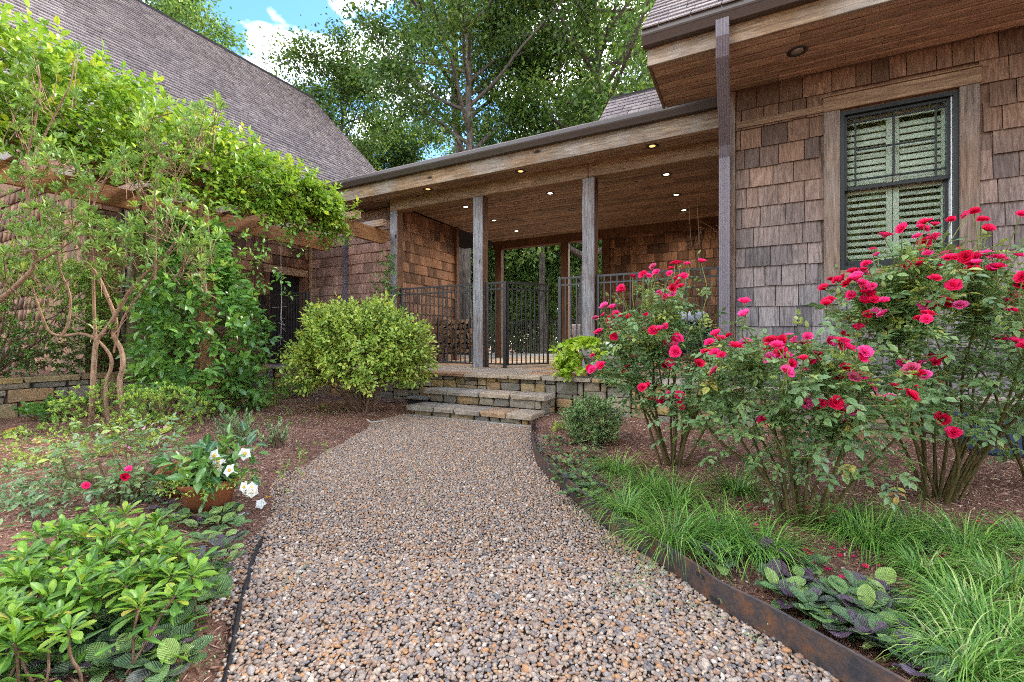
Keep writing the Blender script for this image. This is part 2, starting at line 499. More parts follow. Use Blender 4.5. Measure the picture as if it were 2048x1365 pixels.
M['stone_flag'] = stone_mat('flag_stone', [(0, (0.34, 0.285, 0.23)), (0.2, (0.40, 0.215, 0.115)), (0.36, (0.31, 0.275, 0.245)), (0.56, (0.38, 0.30, 0.22)), (0.72, (0.40, 0.25, 0.15)), (0.84, (0.33, 0.29, 0.25))], moss=0.12)
M['mortar'] = plain('dark_joint', (0.055, 0.045, 0.035), 0.95, 0.1, 0, 0.3, 40)
def rust():
    t = NT('rusty_steel', 0.55, 0.4)
    n = t.noise(t.pos(), 14, 6, 0.65); n2 = t.noise(t.pos(), 90, 3, 0.6)
    c = t.ramp(n, [(0.36, (0.040, 0.036, 0.040)), (0.5, (0.075, 0.052, 0.044)), (0.66, (0.155, 0.066, 0.032))])
    t.col(t.mix(1.0, c, t.ramp(n2, [(0.3, 0.75), (0.7, 1.2)]), 'MULTIPLY')); t.b.inputs['Metallic'].default_value = 0.25
    t.bump(n2, 0.3, 0.003); return t.m
M['rust'] = rust()
def mulch():
    t = NT('shredded_mulch', 0.95, 0.1)
    p = t.pos(); n = t.noise(t.vscale(p, (1.0, 1.6, 1.0)), 34, 6, 0.7, 1.2); n2 = t.noise(p, 2.2, 4, 0.6)
    c = t.ramp(n, [(0.30, (0.075, 0.036, 0.025)), (0.5, (0.28, 0.145, 0.098)), (0.72, (0.50, 0.31, 0.22))])
    t.col(t.mix(1.0, c, t.ramp(n2, [(0.3, 0.7), (0.7, 1.2)]), 'MULTIPLY')); t.bump(n, 1.0, 0.03); return t.m
M['mulch'] = mulch()
def chips():
    t = NT('bark_chip', 0.9, 0.15)
    c = t.ramp(t.attr('hue'), [(0, (0.10, 0.046, 0.03)), (0.4, (0.30, 0.15, 0.10)), (0.75, (0.48, 0.285, 0.20)), (1.0, (0.62, 0.47, 0.36))])
    t.col(c); return t.m
M['chip'] = chips()
def pebble():
    t = NT('river_pebble', 0.6, 0.3)
    h = t.attr('hue')
    c = t.ramp(h, [(0, (0.37, 0.25, 0.17)), (0.16, (0.27, 0.21, 0.17)), (0.30, (0.44, 0.30, 0.20)), (0.43, (0.185, 0.158, 0.145)), (0.52, (0.43, 0.22, 0.10)), (0.61, (0.33, 0.25, 0.195)), (0.76, (0.48, 0.365, 0.265)), (0.84, (0.29, 0.17, 0.11)), (0.92, (0.36, 0.295, 0.245)), (0.975, (0.60, 0.51, 0.415))], 'CONSTANT')
    n = t.noise(t.pos(), 130, 4, 0.65)
    t.col(t.mix(1.0, c, t.ramp(n, [(0.3, 0.72), (0.7, 1.22)]), 'MULTIPLY')); return t.m
M['pebble'] = pebble()
def gravelbase():
    t = NT('gravel_bed', 0.8, 0.3)
    v = t.voro(t.pos(), 62)
    c = t.ramp(t.sep(v['Color'])[0], [(0, (0.22, 0.16, 0.115)), (0.3, (0.15, 0.13, 0.115)), (0.55, (0.27, 0.17, 0.10)), (0.8, (0.32, 0.26, 0.20))], 'CONSTANT')
    c = t.mix(t.ramp(v['Distance'], [(0.25, 0.0), (0.6, 0.8)]), c, (0.03, 0.024, 0.02))
    t.col(c); return t.m
M['gravelbed'] = gravelbase()
def glass():
    t = NT('window_glass', 0.02, 0.5)
    t.t.nodes.remove(t.b)
    g = t.n('ShaderNodeBsdfGlossy'); g.inputs['Roughness'].default_value = 0.03; g.inputs['Color'].default_value = (0.95, 1.0, 0.97, 1)
    tr = t.n('ShaderNodeBsdfTransparent'); tr.inputs['Color'].default_value = (0.93, 0.97, 0.93, 1)
    bn = t.noise(t.vscale(t.pos(), (1, 1, 1)), 5.0, 3, 0.6); bp = t.n('ShaderNodeBump'); bp.inputs['Strength'].default_value = 0.06; bp.inputs['Distance'].default_value = 0.01
    t.l(bn, bp.inputs['Height']); t.l(bp.outputs[0], g.inputs['Normal'])
    fr = t.n('ShaderNodeFresnel'); fr.inputs['IOR'].default_value = 1.5
    mx = t.n('ShaderNodeMixShader'); t.l(fr.outputs[0], mx.inputs[0]); t.l(tr.outputs[0], mx.inputs[1]); t.l(g.outputs[0], mx.inputs[2])
    t.l(mx.outputs[0], t.out.inputs['Surface']); return t.m
M['glass'] = glass()
M['room'] = plain('room_plaster', (0.80, 0.68, 0.48), 0.9, 0.1)
# leaves
M['lf_tree'] = leaf_mat('tree_leaf', [(0, (0.042, 0.09, 0.022)), (0.5, (0.088, 0.165, 0.036)), (0.85, (0.15, 0.24, 0.048)), (1, (0.28, 0.35, 0.075))], 0.45, 0.4)
M['lf_tree2'] = leaf_mat('tree_leaf_bright', [(0, (0.055, 0.12, 0.028)), (0.5, (0.115, 0.21, 0.046)), (0.85, (0.185, 0.295, 0.06)), (1, (0.32, 0.42, 0.09))], 0.42, 0.42)
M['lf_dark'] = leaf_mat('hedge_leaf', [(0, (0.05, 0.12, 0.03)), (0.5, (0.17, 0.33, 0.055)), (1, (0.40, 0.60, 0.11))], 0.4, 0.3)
M['lf_vine'] = leaf_mat('vine_leaf', [(0, (0.09, 0.21, 0.03)), (0.45, (0.21, 0.38, 0.038)), (0.8, (0.36, 0.50, 0.045)), (1, (0.56, 0.60, 0.05))], 0.36, 0.35, rib=(0.30, 0.42, 0.10))
M['lf_gloss'] = leaf_mat('glossy_vine_leaf', [(0, (0.055, 0.155, 0.034)), (0.5, (0.125, 0.29, 0.048)), (1, (0.26, 0.45, 0.065))], 0.28, 0.25, 0.5, rib=(0.16, 0.28, 0.08))
M['lf_azalea'] = leaf_mat('azalea_leaf', [(0, (0.105, 0.21, 0.055)), (0.5, (0.21, 0.36, 0.08)), (0.85, (0.33, 0.48, 0.10)), (1, (0.50, 0.56, 0.10))], 0.4, 0.32, rib=(0.28, 0.40, 0.12))
M['lf_lime'] = leaf_mat('lime_bush_leaf', [(0, (0.11, 0.22, 0.033)), (0.45, (0.25, 0.41, 0.055)), (0.8, (0.40, 0.55, 0.075)), (1, (0.58, 0.63, 0.10))], 0.42, 0.32, rib=(0.40, 0.48, 0.14))
M['lf_small'] = leaf_mat('small_green_leaf', [(0, (0.13, 0.25, 0.045)), (0.5, (0.27, 0.43, 0.065)), (1, (0.46, 0.56, 0.10))], 0.4, 0.3)
M['lf_box'] = leaf_mat('boxwood_leaf', [(0, (0.06, 0.135, 0.045)), (0.5, (0.14, 0.26, 0.085)), (1, (0.31, 0.42, 0.14))], 0.38, 0.22)
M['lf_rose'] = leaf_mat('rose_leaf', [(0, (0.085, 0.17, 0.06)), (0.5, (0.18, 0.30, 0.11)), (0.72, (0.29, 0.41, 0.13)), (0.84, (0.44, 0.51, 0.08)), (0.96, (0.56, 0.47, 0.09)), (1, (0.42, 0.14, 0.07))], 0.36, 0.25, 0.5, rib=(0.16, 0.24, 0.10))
M['lf_rosette'] = leaf_mat('rosette_leaf', [(0, (0.04, 0.11, 0.015)), (0.3, (0.09, 0.21, 0.022)), (0.7, (0.16, 0.31, 0.028)), (0.9, (0.24, 0.36, 0.032)), (0.96, (0.38, 0.38, 0.05)), (1, (0.30, 0.20, 0.06))], 0.42, 0.28, 0.35, rib=(0.20, 0.36, 0.06), attr='hue')
M['lf_sweet'] = leaf_mat('chartreuse_leaf', [(0, (0.22, 0.36, 0.03)), (0.5, (0.36, 0.52, 0.035)), (1, (0.52, 0.64, 0.05))], 0.4, 0.35, rib=(0.4, 0.55, 0.1))
M['lf_grey'] = leaf_mat('grey_green_leaf', [(0, (0.09, 0.165, 0.065)), (0.6, (0.18, 0.29, 0.11)), (1, (0.32, 0.42, 0.17))], 0.45, 0.2)
M['lf_pot'] = leaf_mat('mandevilla_leaf', [(0, (0.03, 0.10, 0.035)), (0.5, (0.075, 0.19, 0.045)), (0.85, (0.16, 0.32, 0.05)), (1, (0.3, 0.42, 0.06))], 0.26, 0.22, 0.55, rib=(0.22, 0.34, 0.12))
M['lf_ajuga'] = leaf_mat('bugle_leaf', [(0, (0.085, 0.042, 0.064)), (0.22, (0.14, 0.09, 0.12)), (0.38, (0.085, 0.145, 0.06)), (0.75, (0.15, 0.27, 0.075)), (1, (0.29, 0.40, 0.09))], 0.36, 0.15, 0.5, veins=1.0)
M['lf_carex'] = leaf_mat('sedge_blade', [(0, (0.06, 0.16, 0.03)), (0.5, (0.13, 0.29, 0.042)), (0.85, (0.26, 0.43, 0.07)), (1, (0.55, 0.58, 0.24))], 0.4, 0.25)
M['petal'] = leaf_mat('rose_petal', [(0, (0.60, 0.005, 0.045)), (0.35, (0.80, 0.012, 0.11)), (0.7, (0.85, 0.035, 0.22)), (0.92, (0.84, 0.10, 0.38)), (1, (0.55, 0.09, 0.16))], 0.55, 0.28, 0.25)
M['petal_w'] = leaf_mat('white_petal', [(0, (0.78, 0.77, 0.70)), (1, (0.86, 0.85, 0.82))], 0.5, 0.3, 0.25)
M['petal_p'] = leaf_mat('pink_petal', [(0, (0.75, 0.28, 0.42)), (0.5, (0.8, 0.52, 0.6)), (1, (0.84, 0.75, 0.76))], 0.55, 0.3, 0.25)
M['throat'] = plain('yellow_throat', (0.80, 0.42, 0.03), 0.6, 0.2)
M['fallen'] = leaf_mat('fallen_leaf', [(0, (0.30, 0.10, 0.03)), (0.5, (0.55, 0.27, 0.04)), (1, (0.62, 0.48, 0.24))], 0.6, 0.2)

# one face of these materials differs only by the thing's own colour
def solid_hue(src, name, h):
    """the same leaf, for single-leaf objects: hue from the object's own random number"""
    m = src.copy(); m.name = name
    nt = m.node_tree
    a = [n for n in nt.nodes if n.type == 'ATTRIBUTE' and n.attribute_name == 'hue'][0]
    oi = nt.nodes.new('ShaderNodeObjectInfo')
    mr = nt.nodes.new('ShaderNodeMapRange')
    mr.inputs['To Min'].default_value = h[0]; mr.inputs['To Max'].default_value = h[1]
    nt.links.new(oi.outputs['Random'], mr.inputs['Value'])
    for l_ in list(a.outputs['Fac'].links):
        nt.links.new(mr.outputs[0], l_.to_socket)
    return m
M['lf_rosette1'] = solid_hue(M['lf_rosette'], 'rosette_single_leaf', (0.0, 0.985))
M['lf_ajuga1'] = solid_hue(M['lf_ajuga'], 'bugle_single_leaf', (0.0, 1.0))
M['lf_ajuga2'] = solid_hue(M['lf_ajuga'], 'bugle_single_green_leaf', (0.25, 1.0))
M['petal1'] = solid_hue(M['petal'], 'rose_blossom_petal', (0.0, 1.0))

def add_veins(m, k=30.0, dark=0.86):
    """side veins of a single-leaf object, from its own length and width"""
    nt = m.node_tree; b = [n for n in nt.nodes if n.type == 'BSDF_PRINCIPLED'][0]
    tc_ = nt.nodes.new('ShaderNodeTexCoord'); sp = nt.nodes.new('ShaderNodeSeparateXYZ'); nt.links.new(tc_.outputs['Object'], sp.inputs[0])
    def mth(op, a, b_=0.0):
        x = nt.nodes.new('ShaderNodeMath'); x.operation = op
        for i, v in enumerate((a, b_)):
            if isinstance(v, (int, float)): x.inputs[i].default_value = v
            else: nt.links.new(v, x.inputs[i])
        return x.outputs[0]
    ph = mth('MULTIPLY', mth('SUBTRACT', sp.outputs[1], mth('MULTIPLY', mth('ABSOLUTE', sp.outputs[0]), 1.1)), k)
    w = mth('ABSOLUTE', mth('SINE', ph))
    r = nt.nodes.new('ShaderNodeValToRGB'); r.color_ramp.elements[0].position = 0.0; r.color_ramp.elements[1].position = 0.45
    r.color_ramp.elements[0].color = (dark, dark, dark, 1); r.color_ramp.elements[1].color = (1.08, 1.08, 1.08, 1); nt.links.new(w, r.inputs[0])
    src = b.inputs['Base Color'].links[0].from_socket
    mx = nt.nodes.new('ShaderNodeMixRGB'); mx.blend_type = 'MULTIPLY'; mx.inputs[0].default_value = 1.0
    nt.links.new(src, mx.inputs[1]); nt.links.new(r.outputs[0], mx.inputs[2]); nt.links.new(mx.outputs[0], b.inputs['Base Color'])
    bp = nt.nodes.new('ShaderNodeBump'); bp.inputs['Strength'].default_value = 0.7; bp.inputs['Distance'].default_value = 0.006
    nt.links.new(w, bp.inputs['Height']); nt.links.new(bp.outputs[0], b.inputs['Normal'])
add_veins(M['lf_ajuga1']); add_veins(M['lf_ajuga2'])
# ---------------------------------------------------------------- shared unit pieces
_uc = {}
def ubox(mat):
    k = ('b', mat)
    if k not in _uc:
        _uc[k] = MB().box((0, 0, 0), (1, 1, 1)).mesh('unit_board', M[mat])
    return _uc[k]
WEDGE_V = np.array([(0, .07, 0), (1, .07, 0), (1, 1, 0), (0, 1, 0), (0.006, 0, 1), (0.994, 0, 1), (1, 1, 0.22), (0, 1, 0.22)], float)
WEDGE_F = np.array([(3, 2, 1, 0), (4, 5, 6, 7), (0, 1, 5, 4), (1, 2, 6, 5), (2, 3, 7, 6), (3, 0, 4, 7)])
PLK_P = [(.06, 0), (.94, 0), (1, .45), (1, 1), (0, 1), (0, .45)]
def uplank(mat):
    k = ('p', mat)
    if k not in _uc:
        _uc[k] = MB().prism([(0, a, b) for a, b in PLK_P], (0, 0, 0), (1, 0, 0)).mesh('unit_plank', M[mat])
    return _uc[k]
def uwedge(mat):
    k = ('w', mat)
    if k not in _uc:
        _uc[k] = np_mesh('unit_shingle', WEDGE_V, WEDGE_F, M[mat])
    return _uc[k]
def board(name, parent, lo, hi, mat):
    lo = np.array(lo, float); hi = np.array(hi, float); s = hi - lo
    return piece(name, ubox(mat), parent, frame(lo, (s[0], 0, 0), (0, s[1], 0), (0, 0, s[2])))
def bar(name, parent, a, b, w, mat, w2=None):
    """square bar from a to b"""
    a = np.array(a, float); b = np.array(b, float); d = b - a; L = np.linalg.norm(d); t = d / L
    ref = np.array((0, 0, 1.0)) if abs(t[2]) < 0.9 else np.array((1.0, 0, 0))
    s = unit(np.cross(t, ref)); q = np.cross(s, t); w2 = w2 or w
    o = a - s * w / 2 - q * w2 / 2
    return piece(name, ubox(mat), parent, frame(o, s * w, t * L, q * w2))
def shingles(name, parent, p0, along, up, nrm, Wd, Hh, expo, thick, wr, mats, cap, rng, hole=None, lap=1.25, jit=0.005, massname=None, mask=None):
    """courses of shingles or roof tabs: the nearest in view as pieces, the rest one mass"""
    p0 = np.array(p0, float); along = np.array(along, float); up = np.array(up, float); nrm = np.array(nrm, float)
    P = []
    rows = int(math.ceil(Hh / expo))
    for r in range(rows):
        x = -rng.uniform(0, wr[1])
        while x < Wd:
            w = rng.uniform(*wr); a, b = max(0, x), min(Wd, x + w)
            if b - a > 0.02:
                y0 = r * expo; h = min(expo * lap, Hh - y0 + 0.0)
                cx, cyy = (a + b) / 2, y0 + expo / 2
                if not (hole and hole(cx, cyy)) and (mask is None or mask(cx, cyy)):
                    P.append((a + 0.003, b - 0.003, y0 + rng.uniform(-jit, jit), h, thick * rng.uniform(0.85, 1.15)))
            x += w
    P = np.array(P)
    c = p0 + along * ((P[:, 0] + P[:, 1]) / 2)[:, None] + up * (P[:, 2] + expo / 2)[:, None]
    u, v, d = proj(c)
    vis = (u > -60) & (u < 2110) & (v > -60) & (v < 1425)
    order = np.argsort(np.where(vis, d, 1e4 + d))
    ind = set(order[:cap].tolist())
    VV = []; n = 0
    for i, (a, b, y, h, tk) in enumerate(P):
        o = p0 + along * a + up * y
        A, B, C = along * (b - a), up * h, nrm * tk
        if i in ind:
            piece(name, uwedge(mats[0]), parent, frame(o, A, B, C))
        else:
            VV.append(o + WEDGE_V @ np.array((A, B, C))); n += 1
    if n:
        F = (WEDGE_F[None] + (np.arange(n) * 8)[:, None, None]).reshape(-1, 4)
        mo = obj(massname or name + '_courses', np_mesh('shingle_mass', np.concatenate(VV), F, M[mats[1]]), parent)
        mo['kind'] = 'stuff'

def stone_mesh(w, h, dep, rng, mat, jit=0.012, inset=0.88, bulge=0.012):
    """irregular stone in a w x h frame (x, y), face towards +z"""
    j = min(jit, 0.16 * min(w, h)); c = 0.11
    base = [(c * w * rng.uniform(.3, 1), 0), (w - c * w * rng.uniform(.3, 1), 0), (w, c * h * rng.uniform(.3, 1)), (w, h - c * h * rng.uniform(.3, 1)),
            (w - c * w * rng.uniform(.3, 1), h), (c * w * rng.uniform(.3, 1), h), (0, h - c * h * rng.uniform(.3, 1)), (0, c * h * rng.uniform(.3, 1))]
    base = np.array(base) + np.array([(rng.uniform(-j, j) * .6, rng.uniform(-j, j) * .6) for _ in base])
    ctr = np.array((w / 2, h / 2)); g = 0.0028
    sh = lambda k: ctr + (base - ctr) * np.maximum(k, 1 - 0.03 / max(min(w, h), .03))
    r0 = ctr + (base - ctr) * (1 - 2 * g / max(min(w, h), 0.03))
    r1 = ctr + (r0 - ctr) * 0.985; r2 = ctr + (r0 - ctr) * inset
    V = [(*p, 0) for p in r0] + [(*p, dep * rng.uniform(.62, .8)) for p in r1] + [(*p, dep * rng.uniform(.88, 1.08)) for p in r2] + [(*ctr, dep + rng.uniform(-.3, 1) * bulge)]
    F = []
    for k in range(2):
        for i in range(8):
            F.append((k * 8 + i, k * 8 + (i + 1) % 8, (k + 1) * 8 + (i + 1) % 8, (k + 1) * 8 + i))
    F += [(16 + i, 16 + (i + 1) % 8, 24) for i in range(8)]
    me = bpy.data.meshes.new('stone'); me.from_pydata([tuple(map(float, p)) for p in V], [], F); me.materials.append(M[mat]); me.update()
    return me
def pack(Wd, Hh, rng, cw=0.07, ch=0.058, wmax=6, hmax=3):
    nx, ny = max(1, int(round(Wd / cw))), max(1, int(round(Hh / ch))); cw, ch = Wd / nx, Hh / ny
    g = np.zeros((ny, nx), bool); out = []
    for r in range(ny):
        for c in range(nx):
            if g[r, c]: continue
            h = min(rng.choice([1, 1, 2, 2, 2, 3][: hmax * 2]), ny - r); w = rng.randint(2 if h < 3 else 3, wmax)
            w = min(w, nx - c)
            while w > 1 and g[r, c:c + w].any(): w -= 1
            if g[r:r + h, c:c + w].any(): h = 1
            g[r:r + h, c:c + w] = True; out.append((c * cw, r * ch, w * cw, h * ch))
    return out
def stone_face(parent, p0, along, up, nrm, Wd, Hh, rng, dep=0.045, mat='stone_wall', **kw):
    p0 = np.array(p0, float); along = np.array(along, float); up = np.array(up, float); nrm = np.array(nrm, float)
    for (x, y, w, h) in pack(Wd, Hh, rng, **kw):
        o = p0 + along * x + up * y
        piece('stone', stone_mesh(w, h, dep * rng.uniform(.8, 1.25), rng, mat), parent, frame(o, along, up, nrm))
def slab_mesh(w, l, t, rng, mat, rough=0.012):
    """flat stone slab: x width, y length, z thickness, hewn edges"""
    pts = []
    for (a, b, n) in (((0, 0), (w, 0), 4), ((w, 0), (w, l), 3), ((w, l), (0, l), 4), ((0, l), (0, 0), 3)):
        for i in range(n):
            f = i / n
            pts.append((a[0] + (b[0] - a[0]) * f, a[1] + (b[1] - a[1]) * f))
    pts = np.array(pts); ctr = np.array((w / 2, l / 2)); n = len(pts)
    dirn = unit(ctr - pts)
    r0 = pts + dirn * np.array([rng.uniform(.002, rough * 1.3) for _ in pts])[:, None]
    r1 = pts + dirn * np.array([rng.uniform(.001, rough) for _ in pts])[:, None]
    r2 = r1 + dirn * np.array([rng.uniform(.004, .014) for _ in pts])[:, None]
    V = [(*p, 0) for p in r0] + [(*p, t * rng.uniform(.55, .9)) for p in r1] + [(*p, t + rng.uniform(-.002, .002)) for p in r2]
    F = [tuple(range(n))[::-1], tuple(range(2 * n, 3 * n))]
    for k in range(2):
        for i in range(n):
            F.append((k * n + i, k * n + (i + 1) % n, (k + 1) * n + (i + 1) % n, (k + 1) * n + i))
    me = bpy.data.meshes.new('slab'); me.from_pydata([tuple(map(float, p)) for p in V], [], F); me.materials.append(M[mat]); me.update()
    return me
def slab_row(parent, x0, x1, y0, y1, z, t, rng, wr, name='slab', rough=0.012):
    x = x0
    while x < x1 - 0.05:
        w = rng.uniform(*wr)
        if x + w > x1 - wr[0] * 0.6: w = x1 - x
        piece(name, slab_mesh(w - 0.008, (y1 - y0) - 0.008, t, rng, 'stone_flag', rough), parent, frame((x + 0.004, y0 + 0.004, z + rng.uniform(-.002, .002)), (1, 0, 0), (0, 1, 0), (0, 0, 1)))
        x += w

# ---------------------------------------------------------------- ground, gravel path
RE = np.array([(-2.02, 4.42), (-1.935, 4.136), (-1.647, 3.55), (-1.35, 3.031), (-1.03, 2.649), (-0.697, 2.269), (-0.363, 1.976), (-0.174, 1.804), (-0.087, 1.713), (0.055, 1.628), (0.209, 1.512), (0.55, 1.28), (1.1, 0.98), (2.2, 0.55)])
LE = np.array([(-3.86, 4.40), (-3.75, 3.95), (-3.253, 2.951), (-3.055, 2.532), (-2.599, 1.932), (-2.337, 1.662), (-1.868, 1.214), (-1.693, 1.073), (-1.577, 0.975), (-1.292, 0.762), (-0.98, 0.50), (-0.75, 0.2), (-0.62, -0.6)])
REC = cat_rom(RE, 6); LEC = cat_rom(LE, 6)
PATH = np.vstack(([(-3.82, 4.47), (-2.0, 4.47)], REC, [(3.0, -0.6)], LEC[::-1]))
def seg_dist(P, Q):
    d = np.full(len(P), 1e9)
    for a, b in zip(Q, np.roll(Q, -1, 0)):
        ab = b - a; t = np.clip(((P - a) @ ab) / (ab @ ab + 1e-12), 0, 1)
        d = np.minimum(d, np.hypot(*(P - (a + t[:, None] * ab)).T))
    return d
def in_poly(P, Q):
    ins = np.zeros(len(P), bool)
    for a, b in zip(Q, np.roll(Q, -1, 0)):
        c = (a[1] > P[:, 1]) != (b[1] > P[:, 1])
        xx = (b[0] - a[0]) * (P[:, 1] - a[1]) / (b[1] - a[1] + 1e-12) + a[0]
        ins ^= c & (P[:, 0] < xx)
    return ins
def wob(x, y, s, k):
    return np.sin(x * s + 1.3 * k) * np.cos(y * s * 1.13 + 2.1 * k) + 0.5 * np.sin(x * s * 2.3 + y * s * 1.7 + k)
def hgt(x, y):
    P = np.stack((np.ravel(x), np.ravel(y)), 1).astype(float)
    sd = seg_dist(P, PATH); ins = in_poly(P, PATH)
    h = np.clip(sd / 0.22, 0, 1); h = h * h * (3 - 2 * h) * 0.055 + 0.012 * wob(P[:, 0], P[:, 1], 4.0, 1) * np.clip(sd / .3, 0, 1)
    far = np.clip((np.hypot(P[:, 0], P[:, 1]) - 9) / 10, 0, 1)
    h = h * (1 - far)
    h[ins] = -0.012
    h = np.where((P[:, 0] < -7.62), 0.47 + 0.01 * wob(P[:, 0], P[:, 1], 3, 2), h)
    h = np.where((P[:, 1] > 5.55), 0.40, h)
    h = np.where((P[:, 1] > 16), 0.40 - np.clip((P[:, 1] - 16) / 30, 0, 1) * 2.5, h)
    return h.reshape(np.shape(x))
gx = np.concatenate((np.linspace(-260, -20, 16), np.linspace(-19, -9.2, 14), np.arange(-9, 4.6, 0.075), np.linspace(5, 20, 12), np.linspace(24, 260, 14)))
gy = np.concatenate((np.linspace(-200, -12, 10), np.linspace(-9, -1.0, 8), np.arange(-0.9, 6.0, 0.075), np.linspace(6.3, 20, 14), np.linspace(24, 320, 18)))
GX, GY = np.meshgrid(gx, gy)
GZ = hgt(GX, GY)
nxg, nyg = len(gx), len(gy)
idx = np.arange(nxg * nyg).reshape(nyg, nxg)
GF = np.stack((idx[:-1, :-1], idx[:-1, 1:], idx[1:, 1:], idx[1:, :-1]), -1).reshape(-1, 4)
g = obj('ground', np_mesh('ground', np.stack((GX, GY, GZ), -1).reshape(-1, 3), GF, M['mulch'], True))
tag(g, 'brown shredded bark mulch covering the planting beds', 'ground', kind='structure')
mb = MB(); mb.add([(p[0], p[1], -0.002) for p in PATH], [tuple(range(len(PATH)))[::-1]])
gp = mb.build('gravel_path', M['gravelbed'])
tag(gp, 'curving garden path of tan and grey river gravel leading to the stone steps', 'path', kind='structure')

rs = np.random.RandomState(5)
def cloud(name, T, TF, P, Sx, Rz, tilt, mat, smooth=True, parent=None):
    """many copies of template T (k,3) at P with scale Sx (n,3), spin Rz and small tilt"""
    n = len(P); c, s = np.cos(Rz), np.sin(Rz)
    v = T[None] * Sx[:, None, :]
    x, y, z = v[..., 0], v[..., 1], v[..., 2]
    ta, tb = tilt[:, 0][:, None], tilt[:, 1][:, None]
    z2 = z + x * ta + y * tb; x2 = x - z * ta; y2 = y - z * tb
    out = np.stack((x2 * c[:, None] - y2 * s[:, None], x2 * s[:, None] + y2 * c[:, None], z2), -1) + P[:, None, :]
    F = (TF[None] + (np.arange(n) * len(T))[:, None, None]).reshape(-1, TF.shape[1])
    hue = np.repeat(rs.rand(n), len(T))
    return np_mesh(name, out.reshape(-1, 3), F, mat, smooth, {'hue': hue})
OCT = np.array([(1, 0, 0), (0, 1, 0), (-1, 0, 0), (0, -1, 0), (0, 0, 1), (0, 0, -1)], float)
OCF = np.array([(0, 1, 4), (1, 2, 4), (2, 3, 4), (3, 0, 4), (1, 0, 5), (2, 1, 5), (3, 2, 5), (0, 3, 5)])
def subdiv(V, F):
    V = [tuple(p) for p in V]; cache = {}; out = []
    def mid(a, b):
        k = (min(a, b), max(a, b))
        if k not in cache:
            p = unit((np.array(V[a]) + np.array(V[b])) / 2); V.append(tuple(p)); cache[k] = len(V) - 1
        return cache[k]
    for a, b, c in F:
        x, y, z = mid(a, b), mid(b, c), mid(c, a); out += [(a, x, z), (x, b, y), (z, y, c), (x, y, z)]
    return np.array(V), np.array(out)
PB1, PF1 = subdiv(OCT, OCF)
def scatter(x0, x1, y0, y1, step):
    xs = np.arange(x0, x1, step); ys = np.arange(y0, y1, step * 0.9)
    X, Y = np.meshgrid(xs, ys); X = X + (np.arange(len(ys)) % 2)[:, None] * step / 2
    P = np.stack((X.ravel(), Y.ravel()), 1)
    return P + rs.uniform(-.42, .42, P.shape) * step
PP = scatter(-4.3, 1.6, 0.25, 4.5, 0.0116)
sd = seg_dist(PP, PATH); ins = in_poly(PP, PATH)
left_spill = (~ins) & (PP[:, 0] < -1.0) & (sd < 0.10 * np.abs(wob(PP[:, 0], PP[:, 1], 3.0, 3)) ** 2 + 0.008) & (rs.rand(len(PP)) < .75)
uu, vv, dd_ = proj(np.column_stack((PP, np.zeros(len(PP)))))
keep = (ins | left_spill) & (uu > -40) & (uu < 2090) & (vv < 1480)
PP, dd_, ins2 = PP[keep], dd_[keep], ins[keep]
def pebbles(sel, T, TF, nm, k=1.0):
    P = PP[sel]; n = len(P)
    r = 0.0065 * np.exp(rs.normal(0, 0.25, n)) * k
    S = np.stack((r * rs.uniform(.95, 1.5, n), r * rs.uniform(.75, 1.05, n), r * rs.uniform(.45, .75, n)), 1)
    z = np.where(ins2[sel], 0.004, hgt(P[:, 0], P[:, 1])) + S[:, 2] * .55 + rs.rand(n) * .006
    me = cloud(nm, T, TF, np.column_stack((P, z)), S, rs.rand(n) * 6.28, rs.normal(0, .28, (n, 2)), M['pebble'])
    o = obj(nm, me); return o
o = pebbles(dd_ < 1.95, PB1, PF1, 'gravel')
tag(o, 'loose rounded tan, grey and orange pebbles on the near stretch of path', 'gravel', kind='stuff')
o = pebbles(dd_ >= 1.95, OCT, OCF, 'gravel', 1.12)
tag(o, 'loose rounded pebbles on the far stretch of path below the steps', 'gravel', kind='stuff')
# bark chips
CH = np.array([(-1, 0, 0), (1, 0.1, 0), (0.1, -1, 0.15), (0, .25, 1)], float); CHF = np.array([(0, 2, 1), (0, 1, 3), (1, 2, 3), (2, 0, 3)])
def chips(P, nm, label, k=1.0):
    n = len(P); S = np.stack((rs.uniform(.008, .032, n) * k, rs.uniform(.003, .007, n) * k, rs.uniform(.002, .006, n) * k), 1)
    z = hgt(P[:, 0], P[:, 1]) + .003
    o = obj(nm, cloud(nm, CH, CHF, np.column_stack((P, z)), S, rs.rand(n) * 6.28, rs.normal(0, .25, (n, 2)), M['chip'], False))
    tag(o, label, 'mulch', kind='stuff')
def bed(x0, x1, y0, y1, step, cond):
    P = scatter(x0, x1, y0, y1, step); P = P[~in_poly(P, PATH)]
    u, v, d = proj(np.column_stack((P, np.zeros(len(P))))); P = P[cond(P) & (u > -60) & (u < 2110) & (v < 1480)]
    return P
chips(bed(-6.5, -.9, .3, 5.1, .036, lambda P: P[:, 0] < P[:, 1] * -.3 - .6), 'bark_chips', 'coarse reddish bark chips strewn over the bed beside the terracotta pots')
chips(bed(-1.9, 2.9, 1.0, 5.2, .034, lambda P: P[:, 0] > -2.0), 'bark_chips', 'coarse bark chips strewn under the rose bushes by the house wall')

